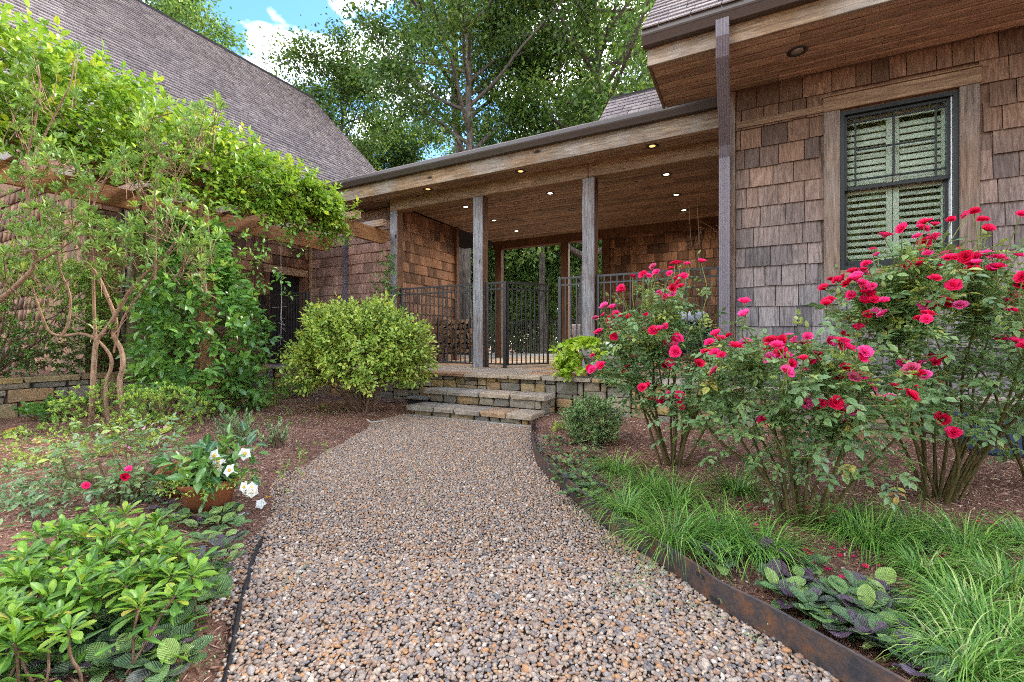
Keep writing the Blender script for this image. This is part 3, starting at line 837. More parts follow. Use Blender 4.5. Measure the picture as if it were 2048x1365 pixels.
# ---------------------------------------------------------------- stone terrace, walls, steps
rng = random.Random(11)
t = bpy.data.objects.new('terrace', None); COL.objects.link(t); OFF[t.name] = Vector((0, 0, 0))
tag(t, 'raised terrace of flagstones on a rough stone wall under the breezeway', 'terrace', kind='structure')
mb = MB(); mb.box((-8.4, 5.25, -0.05), (-0.18, 11.9, 0.445)).build('core', M['mortar'], t)
rows = [5.14, 5.50, 5.95, 6.42, 6.95, 7.4, 7.95, 8.5, 9.1, 9.6, 10.2, 10.8, 11.5]
for k, (a, b) in enumerate(zip(rows[:-1], rows[1:])):
    slab_row(t, -8.35, -0.2, a, b, 0.447, 0.045, rng, (0.42, 0.85) if k == 0 else (0.4, 0.95), 'flagstone', 0.016 if k == 0 else 0.006)
stone_face(t, (-7.45, 5.25, 0.0), (1, 0, 0), (0, 0, 1), (0, -1, 0), 3.65, 0.445, rng, wmax=5)
stone_face(t, (-3.8, 5.25, 0.28), (1, 0, 0), (0, 0, 1), (0, -1, 0), 1.7, 0.165, rng, hmax=2, wmax=5)
stone_face(t, (-2.1, 5.25, 0.0), (1, 0, 0), (0, 0, 1), (0, -1, 0), 1.9, 0.445, rng, wmax=5)
pv = MB(); pv.box((-9, 11.9, 0.3), (1, 15.5, 0.46)); pv = pv.build('paving', M['concrete'])
tag(pv, 'pale sunlit paving beyond the breezeway', 'paving', kind='structure')

rw = bpy.data.objects.new('retaining_wall', None); COL.objects.link(rw); OFF[rw.name] = Vector((0, 0, 0))
tag(rw, 'low dry-laid retaining wall of tan and grey stone below the hedge', 'wall', kind='thing')
MB().box((-7.75, -0.6, -0.05), (-7.5, 5.25, 0.445)).build('core', M['mortar'], rw)
stone_face(rw, (-7.5, -0.6, 0.0), (0, 1, 0), (0, 0, 1), (1, 0, 0), 5.8, 0.445, rng, wmax=5, cw=0.105, ch=0.075)
y = -0.6
while y < 5.1:
    w = min(rng.uniform(.35, .7), 5.12 - y)
    if w < .12: break
    piece('coping_stone', slab_mesh(0.34, w - .008, 0.062, rng, 'stone_wall', .012), rw, frame((-7.77, y, 0.447), (1, 0, 0), (0, 1, 0), (0, 0, 1))); y += w

st = thing('stone_steps', (-2.95, 4.5, 0), 'two wide stone steps with hewn slab treads in front of the terrace', 'steps')
MB().box((-3.75, 4.88, 0), (-2.15, 5.2, 0.236)).build('core', M['mortar'], st)
MB().box((-3.73, 4.53, 0), (-2.15, 4.88, 0.068)).build('core', M['mortar'], st)
slab_row(st, -3.83, -2.07, 4.80, 5.17, 0.238, 0.058, rng, (.3, .5), 'tread_stone', .018)
slab_row(st, -3.82, -2.07, 4.44, 4.83, 0.070, 0.060, rng, (.28, .5), 'tread_stone', .018)
stone_face(st, (-3.75, 4.88, 0.128), (1, 0, 0), (0, 0, 1), (0, -1, 0), 1.6, 0.108, rng, dep=.03, ch=.1, hmax=1, wmax=5)
stone_face(st, (-3.73, 4.53, 0.0), (1, 0, 0), (0, 0, 1), (0, -1, 0), 1.58, 0.068, rng, dep=.03, ch=.07, hmax=1, wmax=5)
stone_face(st, (-2.15, 4.88, 0.0), (0, 1, 0), (0, 0, 1), (1, 0, 0), .34, 0.236, rng, dep=.03, wmax=4)
stone_face(st, (-2.15, 4.53, 0.0), (0, 1, 0), (0, 0, 1), (1, 0, 0), .34, 0.068, rng, dep=.03, ch=.07, hmax=1, wmax=4)
cs = MB().chbox((-3.75, 4.40, -0.01), (-1.98, 4.435, 0.022), .004).build('edging_strip', M['concrete'])
tag(cs, 'thin grey concrete strip along the foot of the bottom step', 'edging')

# ---------------------------------------------------------------- breezeway
bw = thing('breezeway', (-3, 6.5, 0.49), 'open cedar breezeway with timber posts, board ceiling and brown gutter', 'breezeway')
SOF = 3.53
def ceiling(parent, x0, x1, y0, y1, z, mat, rng, w=0.132, name='plank'):
    n = int(round((y1 - y0) / w)); w = (y1 - y0) / n
    for k in range(n):
        cuts = sorted([x0, x1] + [x0 + (x1 - x0) * f for f in ([rng.uniform(.2, .42), rng.uniform(.58, .85)] if x1 - x0 > 4 else [rng.uniform(.3, .7)])])
        for a, b in zip(cuts[:-1], cuts[1:]):
            piece(name, uplank(mat), parent, frame((a + .0012, y0 + k * w + .011, z), (b - a - .004, 0, 0), (0, w - .022, 0), (0, 0, .022)))
ceiling(bw, -7.2, -0.2, 6.06, 6.44, SOF, 'soffit', rng)
ceiling(bw, -7.2, -5.96, 6.44, 6.74, SOF, 'soffit', rng)
ceiling(bw, -5.95, -0.2, 6.64, 10.4, SOF, 'ceil', rng)
MB().box((-7.2, 6.05, SOF + .03), (-0.2, 10.9, SOF + .05)).build('ceiling_backing', M['roofbase'], bw)
MB().chbox((-7.25, 6.035, SOF - .02), (-0.2, 6.06, 3.76), .004).build('fascia', M['fascia'], bw)
MB().chbox((-5.90, 6.44, 3.333), (-2.09, 6.64, 3.556), .008).build('beam', M['beam_x'], bw)
MB().chbox((-2.086, 6.44, 3.335), (-0.16, 6.64, 3.556), .008).build('beam', M['beam_x'], bw)
MB().chbox((-5.98, 10.40, 3.33), (-0.16, 10.58, 3.556), .008).build('beam', M['post_in'], bw)
def gutter(parent, x0, x1, yb, zb, h=.115):
    prof = [(0, 0), (-.075, 0), (-.085, .018), (-.112, .062), (-.118, .078), (-.118, h), (-.108, h), (-.104, h - .012), (-.06, h - .012), (0, h - .012)]
    P = [(0, yb + a, zb + b) for a, b in prof]
    MB().prism(P, (x0, 0, 0), (x1, 0, 0)).build('gutter', M['bronze'], parent)
gutter(bw, -7.32, -0.2, 6.033, 3.735, .125)
mb = MB(); mb.prism([(0, 5.93, 3.862), (0, 5.93, 3.878), (0, 8.45, 4.55), (0, 11.0, 3.878), (0, 11.0, 3.862)], (-7.3, 0, 0), (-0.2, 0, 0)); mb.build('roof', M['roof_s'], bw)
for x0, nm in ((-4.09, 'post'), (-2.185, 'post')):
    MB().chbox((x0, 6.445, 0.488), (x0 + .19, 6.635, 3.333), .01).build(nm, M['post_z'], bw)
MB().chbox((-5.90, 6.445, 0.488), (-5.735, 6.62, 3.333), .01).build('post', M['post_z'], bw)
for x0 in (-5.93, -4.08, -3.05):
    MB().chbox((x0, 10.42, 0.488), (x0 + .19, 10.57, 3.33), .01).build('post', M['post_in'], bw)
# left store room walls
MB().box((-8.4, 6.74, 0.45), (-5.99, 8.7, 3.52)).build('wall_core', M['roofbase'], bw)
r2 = random.Random(3)
shingles('shingle', bw, (-5.985, 6.64, 0.49), (0, 1, 0), (0, 0, 1), (1, 0, 0), 2.0, 3.03, 0.20, 0.030, (.11, .24), ('shingle_in', 'shingle_in_s'), 300, r2)
MB().chbox((-5.985, 8.62, 0.488), (-5.90, 8.72, 3.52), .006).build('corner_board', M['post_in'], bw)
shingles('shingle', bw, (-8.42, 6.735, 0.49), (1, 0, 0), (0, 0, 1), (0, -1, 0), 2.32, 3.03, 0.20, 0.032, (.12, .26), ('shingle_pink', 'shingle_in_s'), 300, r2)
MB().chbox((-6.10, 6.69, 0.488), (-5.99, 6.72, 3.52), .005).build('corner_board', M['beam_x'], bw)
MB().chbox((-8.42, 6.69, 0.488), (-8.33, 6.72, 3.52), .005).build('corner_board', M['beam_x'], bw)
# back wall on the right
MB().box((-2.95, 10.48, 0.45), (-0.2, 10.7, 3.52)).build('wall_core', M['roofbase'], bw)
shingles('shingle', bw, (-2.86, 10.475, 0.49), (1, 0, 0), (0, 0, 1), (0, -1, 0), 2.66, 3.03, 0.20, 0.030, (.10, .24), ('shingle_in', 'shingle_in_s'), 300, r2)
def downspout(parent, pts, w=.085, d=.065):
    """ribbed pipe along pts"""
    prof = []
    n = 5
    for i in range(n):
        x = -w / 2 + w * i / n
        prof += [(x + .1 * w / n, -d / 2), (x + .45 * w / n, -d / 2), (x + .55 * w / n, -d / 2 + .005), (x + .9 * w / n, -d / 2 + .005)]
    prof += [(w / 2, -d / 2), (w / 2, d / 2), (-w / 2, d / 2), (-w / 2, -d / 2 + .002)]
    m = MB(); pts = [np.array(p, float) for p in pts]; k = len(prof); V = []
    for p in pts:
        V += [p + np.array((a, b, 0)) for a, b in prof]
    F = [(i * k + j, i * k + (j + 1) % k, (i + 1) * k + (j + 1) % k, (i + 1) * k + j) for i in range(len(pts) - 1) for j in range(k)]
    F += [tuple(range(k)), tuple(range((len(pts) - 1) * k, len(pts) * k))[::-1]]
    m.add(V, F)
    return m.build('downspout', M['downspout'], parent)
downspout(bw, [(-7.27, 5.97, 3.74), (-7.27, 6.0, 3.62), (-7.31, 6.64, 3.30), (-7.31, 6.67, 3.2), (-7.31, 6.67, 0.5)])

# recessed ceiling lamps
def can_light(x, y, z, face, label, lit=0.0, col=(1, .8, .55)):
    o = thing('recessed_light', (x, y, z), label, 'light', 'recessed lights of the breezeway and eave')
    MB().lathe([(.082, 0), (.082, -.006), (.060, -.008), (.050, .0), (.044, .02), (.042, .03)], (x, y, z), 20).build('trim_ring', M['lamp_ring'], o, True)
    MB().lathe([(.0, .0), (.040, .0), (.044, .016)], (x, y, z - .001), 20).build('lens', M[face], o, True)
    if lit:
        l_ = bpy.data.lights.new('recessed_bulb', 'SPOT'); l_.energy = lit; l_.color = col; l_.spot_size = R(150); l_.spot_blend = 1.0; l_.shadow_soft_size = .05
        lo = bpy.data.objects.new('bulb', l_); link(lo, o); lo.location = (0, 0, -.015)
colx = {-1.14: 'right', -3.10: 'middle', -4.87: 'left'}
for x, cn_ in colx.items():
    side = {'right': 'closest to the house', 'middle': 'in the middle column', 'left': 'closest to the wood store'}[cn_]
    for k, y in enumerate((6.25, 7.42, 8.53, 9.6)):
        if cn_ == 'middle' and k == 3: continue
        off = (cn_ == 'middle' and k == 2)
        where = ['warm lit lamp in the outer soffit', 'bright lit ceiling lamp, first row behind the beam', 'bright lit ceiling lamp, second row behind the beam', 'bright lit ceiling lamp, rearmost row'][k]
        lb = 'unlit dark ceiling lamp behind the middle of the beam' if off else where + ', ' + side
        can_light(x, y, SOF, 'lamp_off' if off else ('lamp_warm' if k == 0 else 'lamp_white'), lb, 0 if (off or k == 0) else 16.0, (1, .86, .70))

# ---------------------------------------------------------------- house on the right
hs = thing('shingled_house', (0, 5.3, 0), 'cedar shingled house wing with deep boarded eave and one window', 'house')
OX0, OX1, OZ0, OZ1 = 0.769, 1.61, 1.60, 3.10
mb = MB()
for lo, hi in (((-.16, 5.29, 0), (OX0, 5.45, 3.55)), ((OX1, 5.29, 0), (5.0, 5.45, 3.55)), ((OX0, 5.29, 0), (OX1, 5.45, OZ0)), ((OX0, 5.29, OZ1), (OX1, 5.45, 3.55))):
    mb.box(lo, hi)
mb.box((-.16, 5.45, 0), (-.02, 12, 3.55)); mb.box((4.9, 5.45, 0), (5.0, 12, 3.55)); mb.box((-.16, 12, 0), (5, 12.1, 3.55))
mb.build('wall', M['shingle_out_s'], hs)
mb = MB(); mb.box((-.02, 6.1, 0.5), (4.9, 6.15, 3.4)); mb.box((-.02, 5.45, 0.4), (4.9, 6.15, 0.5)); mb.box((-.02, 5.45, 3.4), (4.9, 6.15, 3.5)); mb.build('room', M['room'], hs)
hole = lambda x, y: (OX0 - .10 < x - .12 < OX1 + .10) and (1.50 < y + .47 < 3.22)
shingles('shingle', hs, (-.12, 5.287, 0.47), (1, 0, 0), (0, 0, 1), (0, -1, 0), 4.2, 3.06, 0.203, 0.028, (.10, .24), ('shingle_out', 'shingle_out_s'), 300, random.Random(8), hole)
MB().chbox((-.17, 5.255, 0.46), (-.122, 5.30, 3.52), .004).build('corner_board', M['trim'], hs)
stone_face(hs, (-.16, 5.29, 0.0), (1, 0, 0), (0, 0, 1), (0, -1, 0), 3.4, 0.40, rng, dep=.04, wmax=6)
sl_ = MB().chbox((-.2, 5.21, 0.40), (3.3, 5.30, 0.465), .01).build('stone_ledge', M['stone_flag'], hs)
board('ledger', hs, (-.11, 5.245, 3.125), (.635, 5.275, 3.19), 'trim_x')
ceiling(hs, -.82, 4.2, 4.42, 5.29, SOF, 'soffit', rng, .125, 'soffit_board')
MB().box((-.82, 4.42, SOF + .03), (4.2, 5.29, SOF + .05)).build('soffit_backing', M['roofbase'], hs)
MB().chbox((-.845, 4.395, SOF - .012), (4.2, 4.42, 3.70), .004).build('fascia', M['fascia'], hs)
MB().prism([(0, 4.40, SOF - .01), (0, 5.29, SOF - .01), (0, 5.29, 4.62), (0, 4.40, 3.73)], (-.848, 0, 0), (-.822, 0, 0)).build('cornice_return', M['trim'], hs)
MB().prism([(0, 5.29, 3.556), (0, 12.1, 3.556), (0, 9.3, 8.5), (0, 5.29, 4.6)], (-.16, 0, 0), (-.04, 0, 0)).build('gable_wall', M['shingle_out_s'], hs)
MB().box((-.81, 5.27, SOF + .0), (-.16, 5.30, 4.5)).build('cornice_back', M['trim'], hs)
gutter(hs, -.88, 4.2, 4.393, 3.675, .125)
MB().prism([(0, 4.28, 3.795), (0, 9.3, 8.815), (0, 14.3, 3.8), (0, 14.3, 3.74), (0, 9.3, 8.74), (0, 4.28, 3.735)], (-.86, 0, 0), (5.2, 0, 0)).build('roof', M['roofbase'], hs)
c45 = math.sqrt(.5)
shingles('roof_tab', hs, (-.88, 4.26, 3.785), (1, 0, 0), (0, c45, c45), (0, -c45, c45), 5.0, 7.0, 0.14, 0.02, (.14, .32), ('roof', 'roof_s'), 160, random.Random(2))
# little roof between breezeway and house
MB().prism([(0, 6.02, 3.76), (0, 6.86, 4.60), (0, 7.8, 3.72)], (-1.86, 0, 0), (-.2, 0, 0)).build('cross_gable', M['roofbase'], hs)
shingles('roof_tab', hs, (-1.88, 6.02, 3.775), (1, 0, 0), (0, c45, c45), (0, -c45, c45), 1.7, 1.18, 0.125, 0.016, (.12, .26), ('roof', 'roof_s'), 140, random.Random(4))
MB().prism([(0, 6.79, 4.555), (0, 6.86, 4.645), (0, 6.93, 4.555)], (-1.86, 0, 0), (-.2, 0, 0)).build('ridge_cap', M['roofbase'], hs)
downspout(hs, [(-.2, 4.33, 3.70), (-.2, 4.34, 3.56), (-.205, 4.42, 3.42), (-.215, 5.14, 2.92), (-.22, 5.20, 2.82), (-.22, 5.21, 0.0)], .105, .075)
can_light(.39, 4.80, SOF, 'lamp_off', 'unlit recessed lamp in the boarded eave above the window')

win = MB()
for lo, hi in (((OX0, 5.262, OZ0), (OX0 + .035, 5.42, OZ1)), ((OX1 - .035, 5.262, OZ0), (OX1, 5.42, OZ1)), ((OX0 + .035, 5.262, OZ1 - .035), (OX1 - .035, 5.42, OZ1)), ((OX0 + .035, 5.262, OZ0), (OX1 - .035, 5.42, OZ0 + .035))):
    win.box(lo, hi)
wd = win.build('window', M['sash'], hs)
def wpart(name, lo, hi, mat, ch=.004): return MB().chbox(lo, hi, ch).build(name, M[mat], None) 
def sub(o, parent):
    o.parent = parent; o.location = (0, 0, 0); return o
for lo, hi, mt in (((.64, 5.245, 1.462), (.768, 5.29, 3.118), 'trim'), ((1.611, 5.245, 1.462), (1.74, 5.29, 3.118), 'trim'), ((.632, 5.238, 3.12), (1.748, 5.29, 3.252), 'trim_x'), ((.64, 5.24, 1.46), (1.74, 5.29, 1.598), 'trim_x')):
    if mt == 'trim_x' and lo[2] < 2: lo, hi = (.769, 5.24, 1.462), (1.610, 5.29, 1.598)
    sub(wpart('casing', lo, hi, mt, .005), wd)
sub(wpart('drip_cap', (.625, 5.225, 3.254), (1.755, 5.29, 3.264), 'trim_x', .002), wd)
us0, us1, uz0, uz1 = OX0 + .037, 1.566, 2.352, OZ1 - .037
YU, YL = 5.295, 5.335
def sash(x0, x1, z0, z1, y, ws, wt, wb):
    m = MB()
    for lo, hi in (((x0, y, z0), (x0 + ws, y + .035, z1)), ((x1 - ws, y, z0), (x1, y + .035, z1)), ((x0 + ws, y, z0), (x1 - ws, y + .035, z0 + wb)), ((x0 + ws, y, z1 - wt), (x1 - ws, y + .035, z1))): m.chbox(lo, hi, .004)
    sub(m.build('sash', M['sash']), wd)
sash(us0, us1, uz0, uz1, YU, .026, .03, .035)
sash(us0 + .002, us1 - .002, OZ0 + .036, 2.384, YL, .026, .026, .055)
xs, zs = (.896, 1.18, 1.473), (2.994, 2.73, 2.451)
for lo, hi in (((xs[0] - .007, YU + .008, uz0 + .035), (xs[0] + .007, YU + .028, uz1 - .03)), ((xs[2] - .007, YU + .008, uz0 + .035), (xs[2] + .007, YU + .028, uz1 - .03)),
               ((us0 + .026, YU + .006, zs[0] - .007), (us1 - .026, YU + .0275, zs[0] + .007)), ((us0 + .026, YU + .006, zs[2] - .007), (us1 - .026, YU + .0275, zs[2] + .007)),
               ((xs[1] - .007, YU + .008, zs[2] + .007), (xs[1] + .007, YU + .028, zs[0] - .007)), ((xs[0] + .007, YU + .006, zs[1] - .007), (xs[2] - .007, YU + .0275, zs[1] + .007))):
    sub(wpart('muntin', lo, hi, 'sash', .003), wd)
def pane(x0, x1, z0, z1, y):
    sub(MB().box((x0, y, z0), (x1, y + .004, z1)).build('pane', M['glass']), wd)
xa = (us0 + .026, xs[0], xs[2], us1 - .026); za = (uz0 + .035, zs[2], zs[0], uz1 - .03)
for i in range(3):
    for j in range(3):
        if i == 1 and j == 1:
            for a, b in ((xs[0], xs[1]), (xs[1], xs[2])):
                for c_, d_ in ((zs[2], zs[1]), (zs[1], zs[0])): pane(a, b, c_, d_, YU + .015)
        else: pane(xa[i], xa[i + 1], za[j], za[j + 1], YU + .015)
pane(us0 + .028, us1 - .028, OZ0 + .09, 2.36, YL + .015)
sub(wpart('jamb_liner', (1.5665, 5.285, OZ0 + .036), (1.574, 5.40, OZ1 - .036), 'liner', .001), wd)
# plantation shutters inside
for (x0, x1) in ((.80, 1.186), (1.192, 1.575)):
    m = MB()
    for lo, hi in (((x0, 5.385, 1.62), (x0 + .045, 5.41, 3.08)), ((x1 - .045, 5.385, 1.62), (x1, 5.41, 3.08)), ((x0 + .045, 5.385, 1.62), (x1 - .045, 5.41, 1.70)), ((x0 + .045, 5.385, 3.0), (x1 - .045, 5.41, 3.08)), ((x0 + .045, 5.385, 2.33), (x1 - .045, 5.41, 2.40))): m.chbox(lo, hi, .003)
    sub(m.build('shutter_frame', M['shutter']), wd)
    for z0, n, ang in ((1.735, 10, 42), (2.44, 9, 62)):
        for k in range(n):
            z = z0 + k * .0615; ca, sa = math.cos(R(ang)), math.sin(R(ang))
            c_ = np.array(((x0 + x1) / 2, 5.3975, z)); e1 = np.array((0, ca, sa)); e2 = np.array((0, -sa, ca)); L_ = x1 - x0 - .094
            o_ = c_ - np.array((L_ / 2, 0, 0)) - e1 * .029 - e2 * .004
            pz = piece('slat', ubox('shutter'), None, frame(o_, (L_, 0, 0), e1 * .058, e2 * .008)); pz.parent = wd

# ---------------------------------------------------------------- garage wing on the left
ga = thing('garage_wing', (-8.44, 3, 0.47), 'shingled wing with tall steep roof and dark panelled side door', 'house')
DY0, DY1, DZ = 5.80, 6.56, 2.29
mb = MB(); mb.box((-8.7, 3.0, .3), (-8.46, DY0, 3.55)); mb.box((-8.7, DY1, .3), (-8.46, 10.3, 3.55)); mb.box((-8.7, DY0, DZ), (-8.46, DY1, 3.55))
mb.prism([(-18.6, 0, .3), (-8.7, 0, .3), (-8.7, 0, 3.55), (-13.5, 0, 9.1), (-18.6, 0, 3.55)], (0, 10.1, 0), (0, 10.3, 0))
mb.prism([(-18.6, 0, .3), (-8.7, 0, .3), (-8.7, 0, 3.55), (-13.5, 0, 9.1), (-18.6, 0, 3.55)], (0, 3.0, 0), (0, 3.2, 0))
mb.build('wall', M['shingle_in_s'], ga)
ghole = lambda y, z: DY0 - .1 < y + 3.0 < DY1 + .2 and z + .47 < DZ + .18
shingles('shingle', ga, (-8.455, 3.0, 0.47), (0, 1, 0), (0, 0, 1), (1, 0, 0), 3.68, 3.06, 0.20, 0.030, (.12, .26), ('shingle_in', 'shingle_in_s'), 300, random.Random(6), ghole)
shingles('shingle', ga, (-14.0, 2.99, 0.47), (1, 0, 0), (0, 0, 1), (0, -1, 0), 5.53, 3.06, 0.20, 0.030, (.12, .26), ('shingle_in', 'shingle_in_s'), 120, random.Random(16))
MB().chbox((-8.47, 2.955, .47), (-8.40, 3.06, 3.50), .005).build('corner_board', M['post_in'], ga)
MB().chbox((-8.455, 5.47, .47), (-8.40, 5.62, 3.52), .005).build('trim_board', M['post_in'], ga)
MB().chbox((-8.455, DY0 - .11, .47), (-8.415, DY0 - .002, DZ + .0), .004).build('door_casing', M['post_in'], ga)
MB().chbox((-8.455, DY0 - .13, DZ + .002), (-8.41, DY1 + .10, DZ + .15), .004).build('door_casing', M['beam_x'], ga)
MB().chbox((-8.455, DY1 + .002, .47), (-8.42, DY1 + .09, DZ), .004).build('door_casing', M['post_in'], ga)
dr = MB().box((-8.60, DY0, .49), (-8.56, DY1, DZ)).build('door', M['door'], ga)
for (a, b) in ((.06, .33), (.43, .70)):
    for (z0, z1) in ((.2, .65), (.75, 1.2), (1.3, 1.68)):
        q = MB().chbox((-8.562, DY0 + a, .49 + z0), (-8.548, DY0 + b, .49 + z1), .012).build('door_panel', M['door'], None); q.parent = dr
SL = math.hypot(5.65, 5.78); up_ = np.array((-5.65, 0, 5.78)) / SL; nr_ = np.array((5.78, 0, 5.65)) / SL
MB().prism([(-7.87, 0, 3.60), (-13.5, 0, 9.36), (-19.1, 0, 3.60), (-19.1, 0, 3.5), (-13.5, 0, 9.22), (-7.87, 0, 3.48)], (0, 1.45, 0), (0, 10.8, 0)).build('roof', M['roofbase'], ga)
shingles('roof_tab', ga, (-7.80, 1.43, 3.56), (0, 1, 0), up_, nr_, 9.39, SL, 0.145, 0.040, (.20, .36), ('roof', 'roof_s'), 300, random.Random(9), massname='roof_tab_courses')
MB().prism([(-13.38, 0, 9.32), (-13.5, 0, 9.46), (-13.62, 0, 9.32)], (0, 1.43, 0), (0, 10.82, 0)).build('ridge_cap', M['roofbase'], ga)
MB().chbox((-7.87, 1.46, 3.44), (-7.84, 6.0, 3.60), .004).build('fascia', M['post_in'], ga)
for k in range(4):
    board('soffit_board', ga, (-8.44 + k * .142 + .003, 1.5, 3.50), (-8.44 + (k + 1) * .142 - .003, 6.6, 3.52), 'post_in')

# ---------------------------------------------------------------- pergola
pg = thing('pergola', (-6.65, 3.2, 0), 'orange cedar pergola of paired beams and rafters beside the garage wing', 'pergola')
def taper_beam(x, y0, y1, z0, z1, w):
    P = [(0, y0, z0), (0, y1 - .12, z0), (0, y1, z0 + (z1 - z0) * .45), (0, y1, z1), (0, y0, z1)]
    MB().prism(P, (x - w / 2, 0, 0), (x + w / 2, 0, 0)).build('beam', M['perg_y'], pg)
taper_beam(-5.92, 1.15, 6.40, 2.70, 2.95, .075)
taper_beam(-7.40, 1.15, 6.40, 2.70, 2.95, .075)
y = 1.35
while y < 6.4:
    MB().chbox((-8.0, y - .045, 2.952), (-5.68, y + .045, 3.07), .004).build('rafter', M['perg_x'], pg); y += .59
MB().chbox((-5.99, 3.17, -.05), (-5.85, 3.31, 2.699), .008).build('post', M['perg_z'], pg)
MB().chbox((-5.845, 3.155, 2.64), (-5.79, 3.325, 2.90), .006).build('post_block', M['perg_z'], pg)
MB().chbox((-7.49, 3.05, .45), (-7.29, 3.25, 2.699), .008).build('post', M['perg_old'], pg)

# ---------------------------------------------------------------- railings and gates
def railing(name, a, b, label, cat, z0=.50, top=1.89, sp=.095, posts=(1, 1), mat='iron', w=.017, foot=.06):
    a = np.array((a[0], a[1], 0.)); b = np.array((b[0], b[1], 0.)); L = np.linalg.norm(b - a); tdir = (b - a) / L
    o = thing(name, tuple(a + np.array((0, 0, z0))), label, cat, 'dark metal railings and gates')
    e = np.array((0, 0, 1.0))
    for z, ww in ((top, .028), (top - .105, .022), (z0 + foot, .022)):
        bar('rail', o, a + e * z, b + e * z, .03, mat, ww)
    n = int(round(L / sp)); 
    for k in range(1, n):
        p = a + tdir * L * k / n
        bar('picket', o, p + e * (z0 + foot + .011), p + e * (top - .014), w, mat)
    for f, p in zip(posts, (a, b)):
        if f:
            m = MB(); c = .024
            m.chbox((p[0] - c, p[1] - c, z0 - .008), (p[0] + c, p[1] + c, top + .02), .004); m.chbox((p[0] - .05, p[1] - .05, z0 - .009), (p[0] + .05, p[1] + .05, z0 + .006), .002)
            m.build('post', M[mat], o)
    return o
railing('metal_railing', (-5.70, 6.54), (-4.12, 6.54), 'dark picket railing panel in front of the stacked firewood', 'railing', .492, posts=(1, 1))
railing('metal_railing', (-3.87, 6.54), (-3.53, 6.54), 'short fixed picket panel between timber post and open gate', 'railing', .492)
gt = railing('metal_gate', (-3.50, 6.58), (-3.06, 7.22), 'dark picket gate leaf standing open into the breezeway', 'gate', .525, 1.89, .085, (0, 0), foot=.02)
for p in ((-3.50, 6.58), (-3.06, 7.22)): bar('stile', gt, (p[0], p[1], .53), (p[0], p[1], 1.90), .03, 'iron')
MB().tube([(-3.06, 7.19, 1.36), (-3.05, 7.13, 1.37), (-3.05, 7.13, 1.28), (-3.06, 7.19, 1.27)], .008, 6).build('latch', M['iron'], gt)
railing('metal_railing', (-2.57, 6.54), (-2.21, 6.54), 'short picket panel with gate post beside the knotty timber post', 'railing', .492, posts=(1, 1))
railing('metal_railing', (-1.97, 6.54), (-.26, 6.54), 'wide picket railing panel between knotty post and downspout', 'railing', .492)
railing('metal_railing', (-8.36, 5.56), (-7.02, 5.56), 'dark picket railing panel in front of the garage side door', 'railing', .492, 1.80, .075)
pf = thing('pool_fence', (-6, 18, .3), 'far low picket fence at the edge of the woods beyond the breezeway', 'fence')
mb = MB(); x = -16.0
while x < 4: mb.box((x - .008, 17.99, .35), (x + .008, 18.01, 1.80)); x += .1
mb.build('pickets', M['iron'], pf)['kind'] = 'stuff'
for z in (1.80, 1.68, .45): board('rail', pf, (-16, 17.975, z), (4, 18.025, z + .03), 'iron')
x = -16.
while x < 4: board('post', pf, (x - .03, 17.97, .3), (x + .03, 18.03, 1.88), 'iron'); x += 2.
# ---------------------------------------------------------------- foliage tools
T_FAR = (np.array([(0, 0, 0), (.5, .45, .10), (0, 1, -.06), (-.5, .45, .10)], float), [np.array([(0, 1, 2), (0, 2, 3)])])
T_NEAR = (np.array([(0, 0, 0), (.36, .26, .07), (.42, .58, .06), (0, 1, -.12), (-.42, .58, .06), (-.36, .26, .07), (0, .3, 0), (0, .64, -.02)], float),
          [np.array([(0, 1, 6), (2, 3, 7), (3, 4, 7), (5, 0, 6)]), np.array([(1, 2, 7, 6), (4, 5, 6, 7)])])
T_OBO = (np.array([(0, 0, 0), (.20, .30, .04), (.44, .72, .06), (0, 1, -.06), (-.44, .72, .06), (-.20, .30, .04), (0, .34, 0), (0, .74, -.01)], float), T_NEAR[1])
T_ROUND = (np.array([(0, 0, 0), (.46, .22, .05), (.50, .62, .05), (0, 1, -.10), (-.50, .62, .05), (-.46, .22, .05), (0, .3, -.02), (0, .64, -.03)], float), T_NEAR[1])
class Lv:
    def __init__(s): s.a = []
    def add(s, P, D, N, L, Wd, hue):
        n = len(P); f = lambda x: np.broadcast_to(np.asarray(x, float), (n,))
        s.a.append((np.asarray(P, float), np.asarray(D, float), np.asarray(N, float), f(L), f(Wd), f(hue)))
    def mesh(s, name, tmpl, mat):
        P, D, N, L, Wd, hue = (np.concatenate([x[k] for x in s.a]) for k in range(6))
        T, TF = tmpl; n = len(P)
        D = unit(D); N = unit(N - D * (N * D).sum(1, keepdims=True)); S = np.cross(D, N)
        V = P[:, None] + D[:, None] * (L[:, None] * T[:, 1])[..., None] + S[:, None] * (Wd[:, None] * T[:, 0])[..., None] + N[:, None] * (L[:, None] * T[:, 2])[..., None]
        F = [(f[None] + (np.arange(n) * len(T))[:, None, None]).reshape(-1, f.shape[1]) for f in TF]
        k = len(T)
        return np_mesh(name, V.reshape(-1, 3), F, mat, True, {'hue': np.repeat(hue, k), 'mid': np.tile(np.abs(T[:, 0]), n)})
    def count(s): return sum(len(x[0]) for x in s.a)
UP = np.array((0, 0, 1.0))
def rdir(rs_, n, up=0.0):
    v = rs_.normal(size=(n, 3)); v = unit(v); v[:, 2] += up; return unit(v)
def perp(D, rs_):
    return unit(np.cross(D, rs_.normal(size=D.shape)))
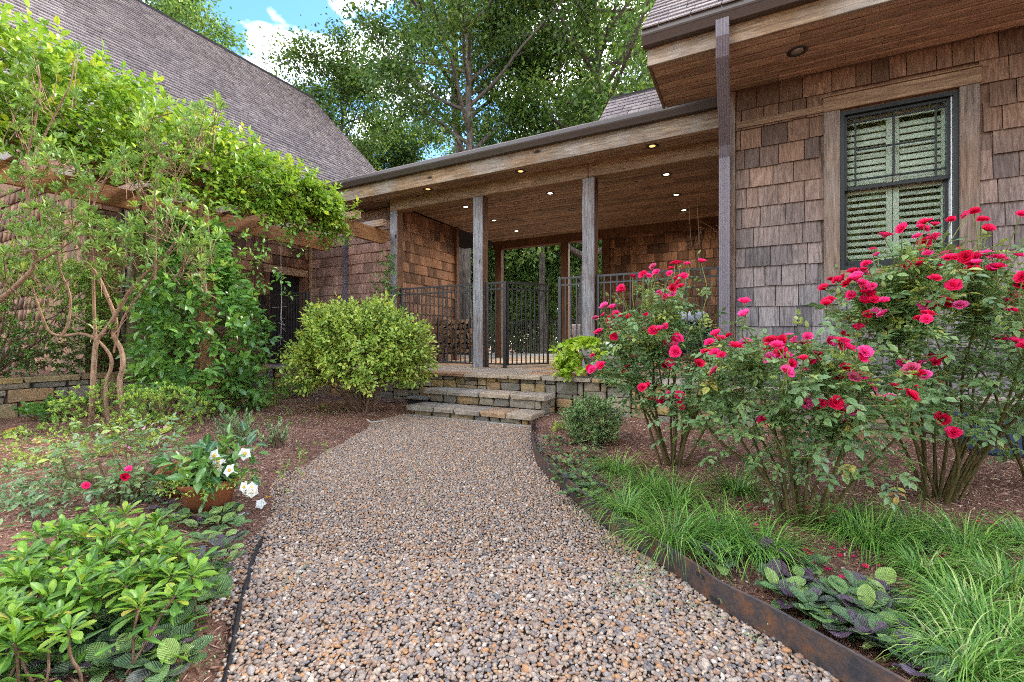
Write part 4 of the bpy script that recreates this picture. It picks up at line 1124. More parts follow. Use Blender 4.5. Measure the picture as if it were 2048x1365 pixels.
def twigs(rs_, lv, S0, Dr, Ln, n, L, Wd, spread=0.95, up=0.35, hue=(0, 1), whorl=False, nup=1.0, tiphue=0.0, hadd=0.0):
    """leaves along straight twigs S0 + Dr*Ln"""
    m = len(S0); Dr = unit(Dr); Ln = np.broadcast_to(np.asarray(Ln, float), (m,))
    A = perp(Dr, rs_); B = np.cross(Dr, A)
    hb = rs_.uniform(hue[0], hue[1], m) + hadd
    for j in range(n):
        f = (1 - .12 * rs_.rand(m)) if whorl else np.clip((j + .6 + rs_.uniform(-.3, .3, m)) / n, 0, 1)
        az = j * 2.39996 + rs_.uniform(-.4, .4, m)
        rad = A * np.cos(az)[:, None] + B * np.sin(az)[:, None]
        sp = spread * (rs_.uniform(.25, 1.15, m) if whorl else rs_.uniform(.8, 1.15, m))
        if not whorl: sp = sp * (1 - .55 * (j == n - 1))
        D = unit(Dr * np.cos(sp)[:, None] + rad * np.sin(sp)[:, None] + UP * up * rs_.uniform(.3, 1, m)[:, None])
        N = unit(UP * nup + Dr * .4 + rs_.normal(0, .35, (m, 3)))
        l_ = L * rs_.uniform(.7, 1.15, m)
        lv.add(S0 + Dr * (Ln * f)[:, None], D, N, l_, Wd / L * l_, np.clip(hb + rs_.normal(0, .13, m) + tiphue * f, 0, 1))
def segs(A, B, r0, r1, n=3):
    """straight tapered twigs as prisms"""
    A = np.asarray(A, float); B = np.asarray(B, float); m = len(A)
    D = unit(B - A); X = unit(np.cross(D, np.array((.31, .77, .11)))); Y = np.cross(D, X)
    r0 = np.broadcast_to(r0, (m,)); r1 = np.broadcast_to(r1, (m,)); V = []
    for (C, r) in ((A, r0), (B, r1)):
        for j in range(n):
            a = 2 * math.pi * j / n; V.append(C + (X * math.cos(a) + Y * math.sin(a)) * r[:, None])
    V = np.stack(V, 1)
    F = np.array([(j, (j + 1) % n, n + (j + 1) % n, n + j) for j in range(n)])
    return V.reshape(-1, 3), (F[None] + (np.arange(m) * 2 * n)[:, None, None]).reshape(-1, 4)
class Stem:
    def __init__(s): s.V = []; s.F = []; s.n = 0
    def seg(s, A, B, r0, r1, n=3):
        v, f = segs(A, B, r0, r1, n); s.V.append(v); s.F.append(f + s.n); s.n += len(v)
    def tube(s, path, rad, n=6):
        m = MB().tube(path, rad, n, cap=False); s.V.append(np.array(m.v)); s.F.append(np.array(m.f) + s.n); s.n += len(m.v)
    def build(s, name, mat, parent):
        o = obj(name, np_mesh(name, np.concatenate(s.V), [np.concatenate(s.F)], mat, True), parent)
        if name != 'trunk': o['kind'] = 'stuff'
        return o
def bend(a, b, rs_, sag=.12, k=6, out=None):
    a = np.array(a, float); b = np.array(b, float); L = np.linalg.norm(b - a)
    m1 = a + (b - a) * .35 + rs_.normal(0, sag, 3) * L * .5 + UP * sag * L * .6; m2 = a + (b - a) * .7 + rs_.normal(0, sag, 3) * L * .4
    return cat_rom(np.array((a, m1, m2, b)), k)
def shrub(name, label, cat, base, ctr, rad, nt, tl, nl, L, Wd, mat, seed, tmpl=T_NEAR, shell=.55, up=.35, tup=.35, spread=.95, hue=(.1, .9), whorl=False, stems=10, stemmat='twig', sr=.008, group=None, lowcut=-.75, nup=1.0, extra=None, tiphue=0.0, leafname='foliage', toplight=0.0):
    r_ = np.random.RandomState(seed); o = thing(name, tuple(base), label, cat, group)
    base = np.array(base, float); ctr = np.array(ctr, float); rad = np.array(rad, float)
    D = rdir(r_, nt, .12); D = D[D[:, 2] > lowcut]; n = len(D)
    rr = shell + (1 - shell) * r_.rand(n) ** .6
    lump = 1 + .13 * wob(D[:, 0] * 2.1, D[:, 1] * 2.1 + D[:, 2], 2.2, seed % 7)
    tip = ctr + D * rad * (rr * lump)[:, None]
    td = unit(D * np.array((1, 1, .8)) + UP * tup + r_.normal(0, .28, (n, 3))); ln = tl * r_.uniform(.6, 1.25, n)
    s0 = tip - td * ln[:, None] * .8
    lv = Lv(); twigs(r_, lv, s0, td, ln, nl, L, Wd, spread, up, hue, whorl, nup, tiphue, toplight * D[:, 2])  # last term paints light from above into the leaf colour
    if extra: extra(r_, lv, o)
    st_ = Stem(); st_.seg(s0, s0 + td * ln[:, None], sr * .35, sr * .12)
    for k in range(stems):
        q = tip[r_.randint(n)]; e = ctr + (q - ctr) * .75
        b0 = base + np.array((r_.normal(0, .05), r_.normal(0, .05), 0)); pth = bend(b0, e, r_, .1); st_.tube(pth, np.linspace(sr, sr * .35, len(pth)), 5)
        # side shoots towards near twigs
        near = np.argsort(((s0 - pth[len(pth) * 2 // 3]) ** 2).sum(1))[:10]; st_.seg(np.repeat(pth[len(pth) * 2 // 3][None], len(near), 0), s0[near], sr * .4, sr * .25)
    st_.build('stems', M[stemmat], o)
    fo = obj(leafname, lv.mesh(leafname, tmpl, M[mat]), o)
    return o

# ---------------------------------------------------------------- trees
def make_tree(seed, height, cb, cr, nl, nleaf, leafL, tr=.22, rc=.62, flat=.5, lean=(0, 0), asc=.55):
    r_ = np.random.RandomState(seed); st_ = Stem()
    k = 12; zz = np.linspace(0, height, k)
    tx = np.cumsum(r_.normal(0, .12, k)) + np.linspace(0, lean[0], k); ty = np.cumsum(r_.normal(0, .12, k)) + np.linspace(0, lean[1], k)
    tx -= tx[0]; ty -= ty[0]
    tp = np.stack((tx, ty, zz), 1); st_.tube(cat_rom(tp, 3), np.linspace(tr, tr * .12, (k - 1) * 3 + 1), 8)
    C = []
    for i in range(nl):
        f = cb + (0.98 - cb) * (i + r_.rand()) / nl; h = f * height
        p0 = np.array((np.interp(h, zz, tx), np.interp(h, zz, ty), h)); az = i * 2.4 + r_.uniform(-.5, .5)
        q = (f - cb) / (1 - cb); ln = cr * (math.sin(math.pi * (.22 + .70 * q)) ** .8) * r_.uniform(.7, 1.15)
        el = asc * r_.uniform(.4, 1.3) + .35 * q
        d = np.array((math.cos(az) * math.cos(el), math.sin(az) * math.cos(el), math.sin(el)))
        pts = [p0]; 
        for s_ in range(4):
            d = unit(d + r_.normal(0, .16, 3) + UP * .05); pts.append(pts[-1] + d * ln / 4)
        pts = cat_rom(np.array(pts), 3); r0 = tr * (1 - f) * .55 + .025
        st_.tube(pts, np.linspace(r0, .012, len(pts)), 5)
        for s_ in range(5):
            a = pts[int(len(pts) * r_.uniform(.3, .98))]; dd = unit(d + r_.normal(0, .75, 3)); e = a + dd * ln * r_.uniform(.18, .42)
            st_.seg(a[None], e[None], .018, .006); C.append(e); C.append(a + (e - a) * .5)
            e2 = a + unit(dd + r_.normal(0, .7, 3)) * ln * r_.uniform(.15, .3); st_.seg(a[None], e2[None], .014, .005); C.append(e2)
        C.append(pts[-1])
    C = np.array(C); m = len(C); per = max(1, nleaf // m)
    w = r_.uniform(.15, 1.9, m); cnt = (per * w).astype(int)
    I = np.repeat(np.arange(m), cnt); n = len(I)
    off = r_.normal(size=(n, 3)) * np.array((rc, rc, rc * flat)) * r_.uniform(.6, 1.25, m)[I][:, None]
    P = C[I] + off; D = unit(off + r_.normal(0, .6, (n, 3)) - UP * .25); N = unit(UP * .9 + off * .5 + r_.normal(0, .5, (n, 3)))
    L = leafL * r_.uniform(.65, 1.25, n); lv = Lv(); lv.add(P, D, N, L, L * .62, np.clip(r_.uniform(.1, .85, m)[I] + r_.normal(0, .18, n), 0, 1))
    return st_, lv
_tp = {}
def tree_proto(key, mat, *a, **k):
    if key not in _tp:
        st_, lv = make_tree(*a, **k)
        _tp[key] = (np_mesh('trunk', np.concatenate(st_.V), [np.concatenate(st_.F)], M['bark'], True), lv.mesh('crown', T_FAR, M[mat]))
    return _tp[key]
def tree(key, u, d, label, s=1.0, rz=0.0, z=.3, cat='tree', sx=None):
    r = ray(u, 682.5); p = r * d
    o = thing('broadleaf_tree', (p[0], p[1], z), label, cat, 'trees of the surrounding wood')
    o.rotation_euler = (0, 0, rz); o.scale = (sx or s, sx or s, s)
    for nm, me in zip(('trunk', 'crown'), _tp[key]):
        c = bpy.data.objects.new(nm, me); link(c, o)
    return o
tree_proto('tall', 'lf_tree', 21, 22, .40, 6.4, 30, 32000, .19, tr=.27, rc=.42, asc=.6)
tree_proto('full', 'lf_tree2', 33, 19, .16, 5.2, 50, 46000, .185, tr=.24, rc=.48, asc=.4)
tree_proto('round', 'lf_tree', 8, 16, .14, 4.6, 46, 40000, .18, tr=.2, rc=.48, asc=.45)
tree_proto('low', 'lf_tree2', 14, 9, .06, 3.6, 34, 30000, .13, tr=.11, rc=.5, asc=.4)
tree('tall', 918, 21, 'tall open oak with forked dark trunk rising above the breezeway roof', 1.12, .7)
tree('full', 1172, 18.5, 'dense bright green tree behind the small shingled cross roof', 1.08, 2.0)
tree('round', 668, 25, 'rounded dark green tree beside the peak of the garage roof', 1.0, 1.0)
tree('full', 350, 27, 'tree crown showing above the garage ridge against blue sky', 1.12, 4.0)
tree('round', 800, 29, 'mid green tree between the garage gable and the tall oak', .98, 3.0, -1)
tree('full', 1035, 31, 'pale green tree filling the gap under the tall oak', .78, 5.2, -1.5)
tree('tall', 1290, 29, 'tall thin tree partly hidden by the house eave corner', 1.0, 3.6, -1)
tree('round', 965, 35, 'far rounded tree beyond the breezeway ridge', 1.05, 0.3, -1.5)
tree('full', 1105, 28, 'leafy tree left of the dense bright one', .72, 1.4, -1)
tree('round', 1245, 24, 'dark green tree crowding the house eave corner', .9, 4.6, -1)
tree('round', 730, 36, 'far tree low behind the garage rake', .95, 5.0, -1.5)
tree('low', 985, 24, 'young bright tree behind the gap beside the first timber post', 1.0, 0.5, -.2)
tree('low', 1075, 26, 'young tree straight behind the open gate', 1.15, 2.2, -.4)
tree('low', 1135, 23, 'young tree behind the inner dark post', 1.0, 4.0, -.2)
tree('tall', 1083, 19.5, 'slender dark trunked tree seen through the breezeway beyond the gate', .62, 1.9, .2)
tree('tall', 935, 16.5, 'rough barked trunk seen between the wood store and first post', .8, 4.4, .3)
tree('low', 900, 30, 'far young tree seen left of the first timber post', 1.2, 3.0, -.8)
tree('low', 1180, 31, 'far young tree behind the knotty post', 1.2, 1.0, -.8)
# a wood that reads as one mass: behind everything, and behind the viewer (mirrored in the window)
def woods(name, label, centers, seed, s=1.0, n=15000, mat='lf_tree', lk=1.0):
    r_ = np.random.RandomState(seed); lv = Lv(); st_ = Stem()
    for (x, y, h, w) in centers:
        m = int(n * s); C = np.stack((r_.normal(0, w * .42, 60), r_.normal(0, w * .42, 60), r_.uniform(.06, 1, 60) * h), 1); C[:, :2] *= (1.15 - .6 * (C[:, 2:3] / h))
        I = r_.randint(0, 60, m); off = r_.normal(0, .75, (m, 3)); P = C[I] + off + np.array((x, y, 0))
        L = r_.uniform(.18, .36, m) * lk; lv.add(P, unit(off - UP * .3), unit(UP + off * .5 + r_.normal(0, .5, (m, 3))), L, L * .6, np.clip(r_.uniform(0, .9, 60)[I] + r_.normal(0, .12, m), 0, 1))
        st_.tube([(x, y, -1), (x + .2, y, h * .5), (x, y, h)], [.25, .17, .04], 6)
    o = bpy.data.objects.new(name, None); COL.objects.link(o); OFF[o.name] = Vector((0, 0, 0)); tag(o, label, 'woods', kind='stuff')
    st_.build('trunks', M['bark'], o); obj('foliage', lv.mesh('foliage', T_FAR, M[mat]), o)
r_ = np.random.RandomState(77); cen = []
for k in range(22):
    u_ = 380 + k * 48 + r_.uniform(-20, 20); d_ = r_.uniform(38, 52); p = ray(u_, 682) * d_; cen.append((p[0], p[1], r_.uniform(10, 19), r_.uniform(3.5, 5)))
woods('distant_woods', 'distant leafy woods closing the view behind the nearer trees', cen, 5, n=5200, mat='lf_tree2')
cen = []
for k in range(5):
    a = R(-97 + k * 9.5) ; d_ = r_.uniform(21, 25); cen.append((math.cos(a) * d_ * 1.0, math.sin(a) * d_ - 2, r_.uniform(13, 16.5), r_.uniform(5.5, 6.5)))
woods('facing_woods', 'woods across the garden, only mirrored in the window panes', cen, 6, n=6500, mat='lf_tree2', lk=2.6)

# ---------------------------------------------------------------- vines on the pergola
r_ = np.random.RandomState(41)
vo = thing('pergola_vine', (-6.6, 3.2, 2.9), 'sunlit yellow-green vine heaped over the top of the pergola', 'vine')
n = 1350
Y = r_.uniform(1.1, 4.95, n); top = np.interp(Y, [.3, 1.6, 3.2, 4.5, 4.95], [3.95, 3.88, 3.62, 3.3, 3.08])
X = r_.uniform(-6.95, -5.55, n); edge = np.clip(1 - np.abs((X + 6.15) / 1.0) ** 2.2, .05, 1)
f = r_.rand(n) ** .55; Z = 2.98 + (top - 2.98) * edge * f
hang = (X > -5.85); Z = np.where(hang & (r_.rand(n) < .5), Z - r_.rand(n) * .28, Z)
S0 = np.stack((X, Y, Z), 1); Dv = unit(np.stack((.55 + r_.normal(0, .6, n), r_.normal(0, .7, n), .35 + r_.normal(0, .4, n)), 1))
lv = Lv(); twigs(r_, lv, S0, Dv, .22, 7, .092, .058, 1.0, .1, (.15, .75), tiphue=.25)
# shoots reaching past the rafters towards the breezeway
n = 330; tt = r_.rand(n); cx_ = np.stack((-5.75 + r_.normal(0, .14, n), 4.45 + tt * .62 + r_.normal(0, .07, n), 3.08 - .32 * tt ** 1.5 + r_.normal(0, .13, n)), 1)
twigs(r_, lv, cx_, rdir(r_, n, -.05) + np.array((.3, 0, 0)), .18, 6, .088, .056, 1.0, .05, (.2, .75), tiphue=.2)
n = 60; cx_ = np.stack((-5.8 + r_.normal(0, .1, n), 4.1 + r_.rand(n) * 1.2, 2.62 + r_.normal(0, .08, n)), 1)
twigs(r_, lv, cx_, rdir(r_, n, -.2), .16, 6, .065, .042, 1.0, .05, (.1, .6))
n = 400; S0 = np.stack((r_.uniform(-6.05, -5.62, n), r_.uniform(1.1, 4.3, n), 2.86 + .32 * r_.rand(n)), 1); twigs(r_, lv, S0, unit(np.stack((.7 + r_.normal(0, .4, n), r_.normal(0, .6, n), -.1 + r_.normal(0, .4, n)), 1)), .16, 7, .072, .046, 1.0, .05, (.1, .7), tiphue=.2)
n = 330; S0 = np.stack((r_.uniform(-5.9, -5.68, n), r_.uniform(1.1, 4.4, n), 2.62 + .3 * r_.rand(n)), 1); twigs(r_, lv, S0, unit(np.stack((.6 + r_.normal(0, .4, n), r_.normal(0, .6, n), -.35 + r_.normal(0, .4, n)), 1)), .16, 6, .085, .054, 1.0, .05, (.1, .7), tiphue=.2)
st_ = Stem()
for k in range(26):
    y0 = r_.uniform(1.2, 4.4); a = np.array((r_.uniform(-7.3, -5.9), y0, 3.05)); b = a + np.array((r_.uniform(-.5, 1.0), r_.uniform(.4, 1.2), r_.uniform(.0, .35))); st_.tube(bend(a, b, r_, .2), .006, 4)
for k in range(8):
    a = np.array((-5.85, 3.9 + .18 * k, 3.0)); b = a + np.array((r_.uniform(.05, .3), r_.uniform(.4, .9), r_.uniform(-.55, -.1))); st_.tube(bend(a, b, r_, .18), np.linspace(.008, .003, 19), 4)
st_.build('stems', M['twig'], vo); obj('foliage', lv.mesh('foliage', T_NEAR, M['lf_vine']), vo)

vp = thing('post_vine', (-5.9, 3.2, 0), 'glossy dark green vine wrapping the pergola post from ground to beam', 'vine')
n = 900; hz = r_.rand(n) ** .85 * 2.35; rad_ = np.interp(hz, [0, .5, 1.0, 1.5, 1.75, 2.35], [.70, .56, .60, .50, .26, .19])
az = r_.rand(n) * 6.283; rr = rad_ * r_.uniform(.45, 1.0, n)
S0 = np.stack((-5.86 + rr * np.cos(az) + .10 * np.sin(hz * 2), 3.12 + rr * np.sin(az), hz + .02), 1); Dv = unit(np.stack((np.cos(az), np.sin(az), r_.normal(.05, .45, n)), 1))
lv = Lv(); twigs(r_, lv, S0, Dv, .18, 5, .112, .066, .95, .05, (.1, .85), nup=.8)
n = 46; S0 = np.stack((-5.55 + r_.normal(0, .16, n), 3.6 + r_.normal(0, .25, n), 1.9 + r_.normal(0, .28, n)), 1); twigs(r_, lv, S0, rdir(r_, n, .1), .2, 6, .075, .045, .95, .05, (.3, .9))
st_ = Stem()
for k in range(5):
    a_ = k * 1.3; zz = np.linspace(0, 2.7, 22); st_.tube(np.stack((-5.92 + .1 * np.cos(a_ + zz * 2.6), 3.24 + .1 * np.sin(a_ + zz * 2.6), zz), 1), np.linspace(.016, .007, 22), 5)
st_.build('stems', M['twig'], vp); obj('foliage', lv.mesh('foliage', T_NEAR, M['lf_gloss']), vp)
# old vine trunk twisting up the second post
ov = thing('old_vine', (-7.3, 3.1, .47), 'bare woody vine trunk twisting up the mossy pergola post', 'vine')
st_ = Stem()
for k, (a_, rr_) in enumerate(((.3, .035), (2.2, .026))):
    zz = np.linspace(.45, 2.9, 26); st_.tube(np.stack((-7.38 + .135 * np.cos(a_ + zz * 1.5), 3.12 + .135 * np.sin(a_ + zz * 1.5), zz), 1), np.linspace(rr_ * 1.3, rr_ * .6, 26), 7)
st_.build('stems', M['bark'], ov)
# creeper at the corner post
cv = thing('corner_creeper', (-6.0, 6.4, .5), 'small green creeper climbing the corner post by the store wall', 'vine')
n = 95; zz = r_.rand(n) * 1.25; S0 = np.stack((-6.0 + r_.normal(0, .17, n) * np.interp(zz, [0, .5, 1.25], [1.3, 1.0, .35]) + .10, 6.40 + r_.normal(0, .05, n), 1.22 + zz), 1)
lv = Lv(); twigs(r_, lv, S0, unit(r_.normal(0, .8, (n, 3)) + np.array((.1, -.5, 0))), .13, 6, .062, .042, 1.0, .1, (.05, .7))
st_ = Stem()
for k in range(4): st_.tube(bend((-6.05 + .06 * k, 6.42, .5), (-5.95 + .05 * k, 6.40, 2.3 - .25 * k), r_, .03), .006, 4)
st_.build('stems', M['twig'], cv); obj('foliage', lv.mesh('foliage', T_NEAR, M['lf_gloss']), cv)

# hedge on the terrace
shrub('hedge', 'dense hedge behind the retaining wall, bright on top and dark below', 'hedge', (-8.05, 1.9, .47), (-7.88, 2.0, 1.25), (.54, 1.75, .92), 2100, .17, 9, .05, .027, 'lf_dark', 51, stems=24, hue=(.15, .65), lowcut=-.95, sr=.012, up=.3, tiphue=.2, toplight=.45)  # upper leaves tinted lighter to paint in light on the hedge top
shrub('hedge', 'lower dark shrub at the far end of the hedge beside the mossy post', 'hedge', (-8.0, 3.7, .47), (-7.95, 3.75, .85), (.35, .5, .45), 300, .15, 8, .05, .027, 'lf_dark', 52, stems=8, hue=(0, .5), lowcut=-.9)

# ---------------------------------------------------------------- rhododendron tree at the left
az_ = thing('azalea_tree', tuple(at(183, 855, d=4.45) * np.array((1, 1, 0))), 'open many-stemmed azalea tree with bare tan trunks in front of the pergola', 'azalea')
A3 = lambda u, v, d: at(u, v, d=d)
st_ = Stem()
def limb(pts, r0, r1, n=7):
    p = cat_rom(np.array([A3(*q) for q in pts]), 4); st_.tube(p, np.linspace(r0, r1, len(p)), n)
limb([(182, 866, 4.45), (186, 780, 4.45), (192, 690, 4.43), (205, 668, 4.42), (232, 630, 4.4), (262, 580, 4.38), (300, 540, 4.35), (340, 500, 4.3), (372, 450, 4.3)], .026, .010)
limb([(192, 690, 4.43), (188, 600, 4.4), (186, 520, 4.35), (180, 450, 4.3), (195, 380, 4.25)], .015, .007)
limb([(250, 872, 4.52), (243, 800, 4.5), (240, 762, 4.5), (246, 735, 4.48), (243, 700, 4.48), (226, 668, 4.46), (232, 640, 4.44), (200, 560, 4.38), (172, 520, 4.32), (150, 470, 4.25), (125, 400, 4.2)], .028, .010)
limb([(222, 872, 4.52), (212, 800, 4.5), (214, 760, 4.5), (222, 738, 4.5), (221, 712, 4.48), (196, 682, 4.45), (165, 668, 4.42), (125, 672, 4.4), (98, 662, 4.36), (80, 620, 4.3), (60, 560, 4.2)], .020, .008)
limb([(125, 672, 4.4), (138, 640, 4.38), (140, 590, 4.35), (120, 540, 4.3), (110, 480, 4.25)], .013, .007)
limb([(228, 705, 4.48), (245, 640, 4.42), (290, 575, 4.38), (330, 520, 4.3), (370, 478, 4.2)], .010, .006)
limb([(-60, 640, 4.1), (0, 600, 4.05), (45, 560, 4.0), (70, 525, 4.0), (62, 460, 3.95), (55, 400, 3.9), (60, 330, 3.9)], .024, .008)
limb([(70, 525, 4.0), (110, 505, 4.0), (150, 480, 4.0)], .012, .006)
limb([(310, 560, 4.3), (312, 450, 4.28), (310, 380, 4.26), (330, 330, 4.25), (360, 280, 4.2)], .012, .006)
limb([(60, 420, 3.95), (52, 330, 3.9), (70, 250, 3.85), (80, 170, 3.8), (75, 120, 3.8)], .010, .005)
limb([(60, 330, 3.9), (110, 230, 3.9), (140, 170, 3.85), (150, 120, 3.85)], .009, .004)
limb([(195, 380, 4.25), (240, 330, 4.2), (300, 310, 4.15), (350, 300, 4.1)], .008, .004)
blobs = [(60, 470, 60, 34, 3.95, 22), (120, 445, 70, 30, 4.0, 24), (190, 470, 80, 36, 4.1, 34), (260, 490, 55, 34, 4.15, 24), (60, 330, 50, 30, 3.9, 15), (110, 300, 45, 30, 3.9, 13), (180, 345, 50, 32, 4.1, 17), (110, 400, 60, 25, 4.0, 12),
         (330, 420, 60, 50, 4.2, 22), (360, 500, 55, 45, 4.2, 18), (400, 470, 40, 50, 4.2, 14), (290, 340, 60, 40, 4.1, 22), (345, 290, 70, 50, 4.1, 30), (400, 240, 45, 45, 4.05, 18), (300, 250, 50, 40, 4.05, 14), (20, 540, 40, 40, 4.0, 14), (90, 545, 60, 25, 4.2, 14), (230, 560, 60, 30, 4.2, 10), (30, 220, 45, 60, 3.8, 12), (110, 150, 60, 60, 3.85, 14), (200, 640, 60, 30, 4.3, 8), (420, 545, 40, 30, 4.25, 9), (20, 400, 30, 40, 3.9, 8)]
r_ = np.random.RandomState(61); C = []; Bc = []
for (u, v, ru, rv, d, k) in blobs:
    c0 = A3(u, v + rv * 1.2, d)
    for _ in range(int(k * .82)):
        p = A3(u + r_.uniform(-1, 1) * ru, v + r_.uniform(-1, 1) * rv, d + r_.normal(0, .2)); C.append(p); Bc.append(c0 + r_.normal(0, .05, 3))
C = np.array(C); Bc = np.array(Bc); Dv = unit((C - Bc) * .6 + UP * .22 + r_.normal(0, .07, C.shape)); st_.seg(Bc, C - Dv * .05, .004, .0028); 
tw = C - Dv * .06; st_.seg(tw, C, .003, .002)
lv = Lv(); twigs(r_, lv, tw, Dv, .06, 11, .088, .026, 1.15, .12, (.15, .8), whorl=True)
k_ = len(C) // 2; c2 = C[:k_] + r_.normal(0, .07, (k_, 3)); d2 = rdir(r_, k_, .5); twigs(r_, lv, c2 - d2 * .04, d2, .04, 8, .07, .022, 1.2, .1, (.1, .7), whorl=True)
st_.build('trunk', M['azbark'], az_); obj('crown', lv.mesh('crown', T_OBO, M['lf_azalea']), az_)

# ---------------------------------------------------------------- round bushes
shrub('lime_bush', 'broad rounded lime green bush left of the steps', 'bush', (-4.2, 4.12, .05), (-4.22, 4.12, .80), (.93, .80, .66), 1750, .24, 10, .058, .036, 'lf_lime', 71, shell=.55, tup=.25, up=.05, stems=22, sr=.011, hue=(.3, .85), lowcut=-.7, tiphue=.2, spread=1.0)
gb = (.06,)
def gpt(u, v, z=.055): return at(u, v, z=z)
def small(name, label, cat, u, v, r, h, nt, tl, nl, L, Wd, mat, seed, **k):
    b = gpt(u, v); c = b + np.array((0, 0, h * .45)); return shrub(name, label, cat, b, c, (r, r, h * .6), nt, tl, nl, L, Wd, mat, seed, **k)
small('low_azalea', 'low light green azalea under the azalea tree', 'shrub', 225, 862, .46, .44, 300, .10, 9, .036, .013, 'lf_small', 81, whorl=True, sr=.005, tmpl=T_OBO)
small('low_azalea', 'low bright azalea between the post vine and the grey-green shrub', 'shrub', 330, 868, .38, .42, 240, .10, 9, .036, .013, 'lf_small', 82, whorl=True, sr=.005, tmpl=T_OBO)
small('low_azalea', 'low spreading azalea in front of the post vine', 'shrub', 410, 826, .52, .42, 330, .10, 9, .038, .014, 'lf_small', 83, whorl=True, sr=.005, tmpl=T_OBO)
small('low_azalea', 'low azalea between post vine and lime bush', 'shrub', 505, 812, .46, .40, 290, .10, 9, .036, .013, 'lf_small', 84, whorl=True, sr=.005, tmpl=T_OBO)
small('low_azalea', 'small azalea with pink blooms beside the bare trunks', 'shrub', 285, 905, .24, .24, 90, .08, 9, .032, .012, 'lf_small', 85, whorl=True, sr=.004, tmpl=T_OBO)
small('dark_shrub', 'dark glossy shrub at the foot of the retaining wall near the tree', 'shrub', 345, 790, .36, .42, 150, .15, 7, .075, .042, 'lf_gloss', 86, sr=.006)
small('dark_shrub', 'small dark shrub below the railing between vine and lime bush', 'shrub', 590, 795, .32, .30, 110, .12, 7, .05, .03, 'lf_gloss', 87, sr=.005)
small('ivy_patch', 'ivy creeping over the stones at the wall foot', 'ivy', 120, 838, .38, .24, 90, .12, 6, .055, .045, 'lf_gloss', 88, tmpl=T_ROUND, sr=.004, shell=.3)
small('grey_shrub', 'small upright grey-green shrub at the bed edge behind the pot', 'shrub', 480, 885, .19, .26, 34, .17, 11, .045, .019, 'lf_grey', 89, tup=1.2, sr=.004, spread=.6)
small('grey_shrub', 'outer sprig of grey-green shrub leaning to the gravel', 'shrub', 545, 893, .13, .19, 16, .16, 10, .04, .017, 'lf_grey', 90, tup=1.0, sr=.004, spread=.6)
small('boxwood', 'small clipped evergreen mound beside the rusty edging', 'shrub', 1185, 882, .27, .38, 700, .09, 9, .027, .014, 'lf_box', 91, sr=.005, hue=(.3, 1), stems=8)
small('boxwood', 'darker evergreen mound in front of the terrace wall', 'shrub', 1205, 824, .33, .42, 700, .10, 9, .028, .015, 'lf_box', 92, sr=.005, hue=(0, .6), stems=8)
small('yellow_sprig', 'tiny yellow-green sprig by the bottom step', 'plant', 1118, 862, .10, .08, 22, .06, 6, .03, .014, 'lf_sweet', 93, sr=.003, stems=3)
# flowers of the small pink azalea
def flower_mesh(name, mat, n, L, Wd, seed, cup=.5, thr=False):
    r2_ = np.random.RandomState(seed); lv_ = Lv(); a = np.arange(n) * 2 * math.pi / n
    D = np.stack((np.cos(a), np.sin(a), np.full(n, cup)), 1); lv_.add(np.zeros((n, 3)), D, UP + np.zeros((n, 3)), L, Wd, r2_.rand(n)); return lv_.mesh(name, T_ROUND, M[mat])
FP = flower_mesh('pink_flower', 'petal_p', 6, .018, .014, 1)
def put(name, me, parent, p, nrm, s=1.0, rz=0.0):
    q = Vector(nrm).to_track_quat('Z', 'Y').to_matrix() @ Matrix.Rotation(rz, 3, 'Z'); m = (q * s).to_4x4(); m.translation = Vector(p); return piece(name, me, parent, m)
r_ = np.random.RandomState(95); paz = bpy.data.objects['low_azalea.004'] if 'low_azalea.004' in bpy.data.objects else None
for (u, v) in ((255, 868), (262, 862), (278, 852), (290, 858), (300, 860), (306, 850), (318, 858), (324, 868), (332, 855), (312, 874), (326, 880), (250, 892), (262, 895), (268, 890), (334, 905), (340, 893), (348, 896), (356, 890), (364, 898), (352, 905), (330, 912)):
    put('blossom', FP, paz, at(u, v, d=3.75 + r_.normal(0, .05)), (r_.normal(.2, .3), -.6 + r_.normal(0, .3), .7), r_.uniform(.9, 1.4), r_.rand() * 6)

# ---------------------------------------------------------------- roses
def rose_mesh(seed, open_=1.0):
    r2_ = np.random.RandomState(seed); V = []; F = []; HU = []
    for k, (a, L, w, n) in enumerate(((78, 1.0, 1.0, 6), (60, .92, .9, 5), (38, .80, .78, 5), (16, .62, .6, 4))):
        for i in range(n):
            az0 = 2 * math.pi * (i + .5 * (k % 2)) / n + r2_.uniform(-.2, .2); tl = R(a * open_ * r2_.uniform(.85, 1.12)); l_ = L * r2_.uniform(.88, 1.1); b0 = len(V); h = r2_.rand() * .5 + .5 * (k < 2)
            x = z = 0
            for ti, t_ in enumerate((0, .4, .75, 1.0)):
                ang = tl * (.55 + .6 * t_)
                if ti: x += l_ * (t_ - tp_) * math.sin(ang); z += l_ * (t_ - tp_) * math.cos(ang)
                tp_ = t_; wd = w * (.18, .80, 1.0, .62)[ti] * .5
                for s_ in (-1, 0, 1):
                    cup_ = -.10 * l_ * abs(s_) * (1 - .4 * t_) ; rx = x + cup_ * -0.2; px = rx * math.cos(az0) - s_ * wd * math.sin(az0); py = rx * math.sin(az0) + s_ * wd * math.cos(az0)
                    V.append((px, py, z + .12 * l_ * abs(s_) + r2_.normal(0, .03) * (ti == 3))); HU.append(h)
            for ti in range(3):
                for s_ in range(2): q = b0 + ti * 3 + s_; F.append((q, q + 1, q + 4, q + 3))
    return np_mesh('rose_blossom', np.array(V) * .05, [np.array(F)], M['petal1'], True, {'hue': HU, 'mid': np.ones(len(V))})
ROSES = [rose_mesh(1), rose_mesh(2, .85), rose_mesh(3, 1.1), rose_mesh(4, .7)]
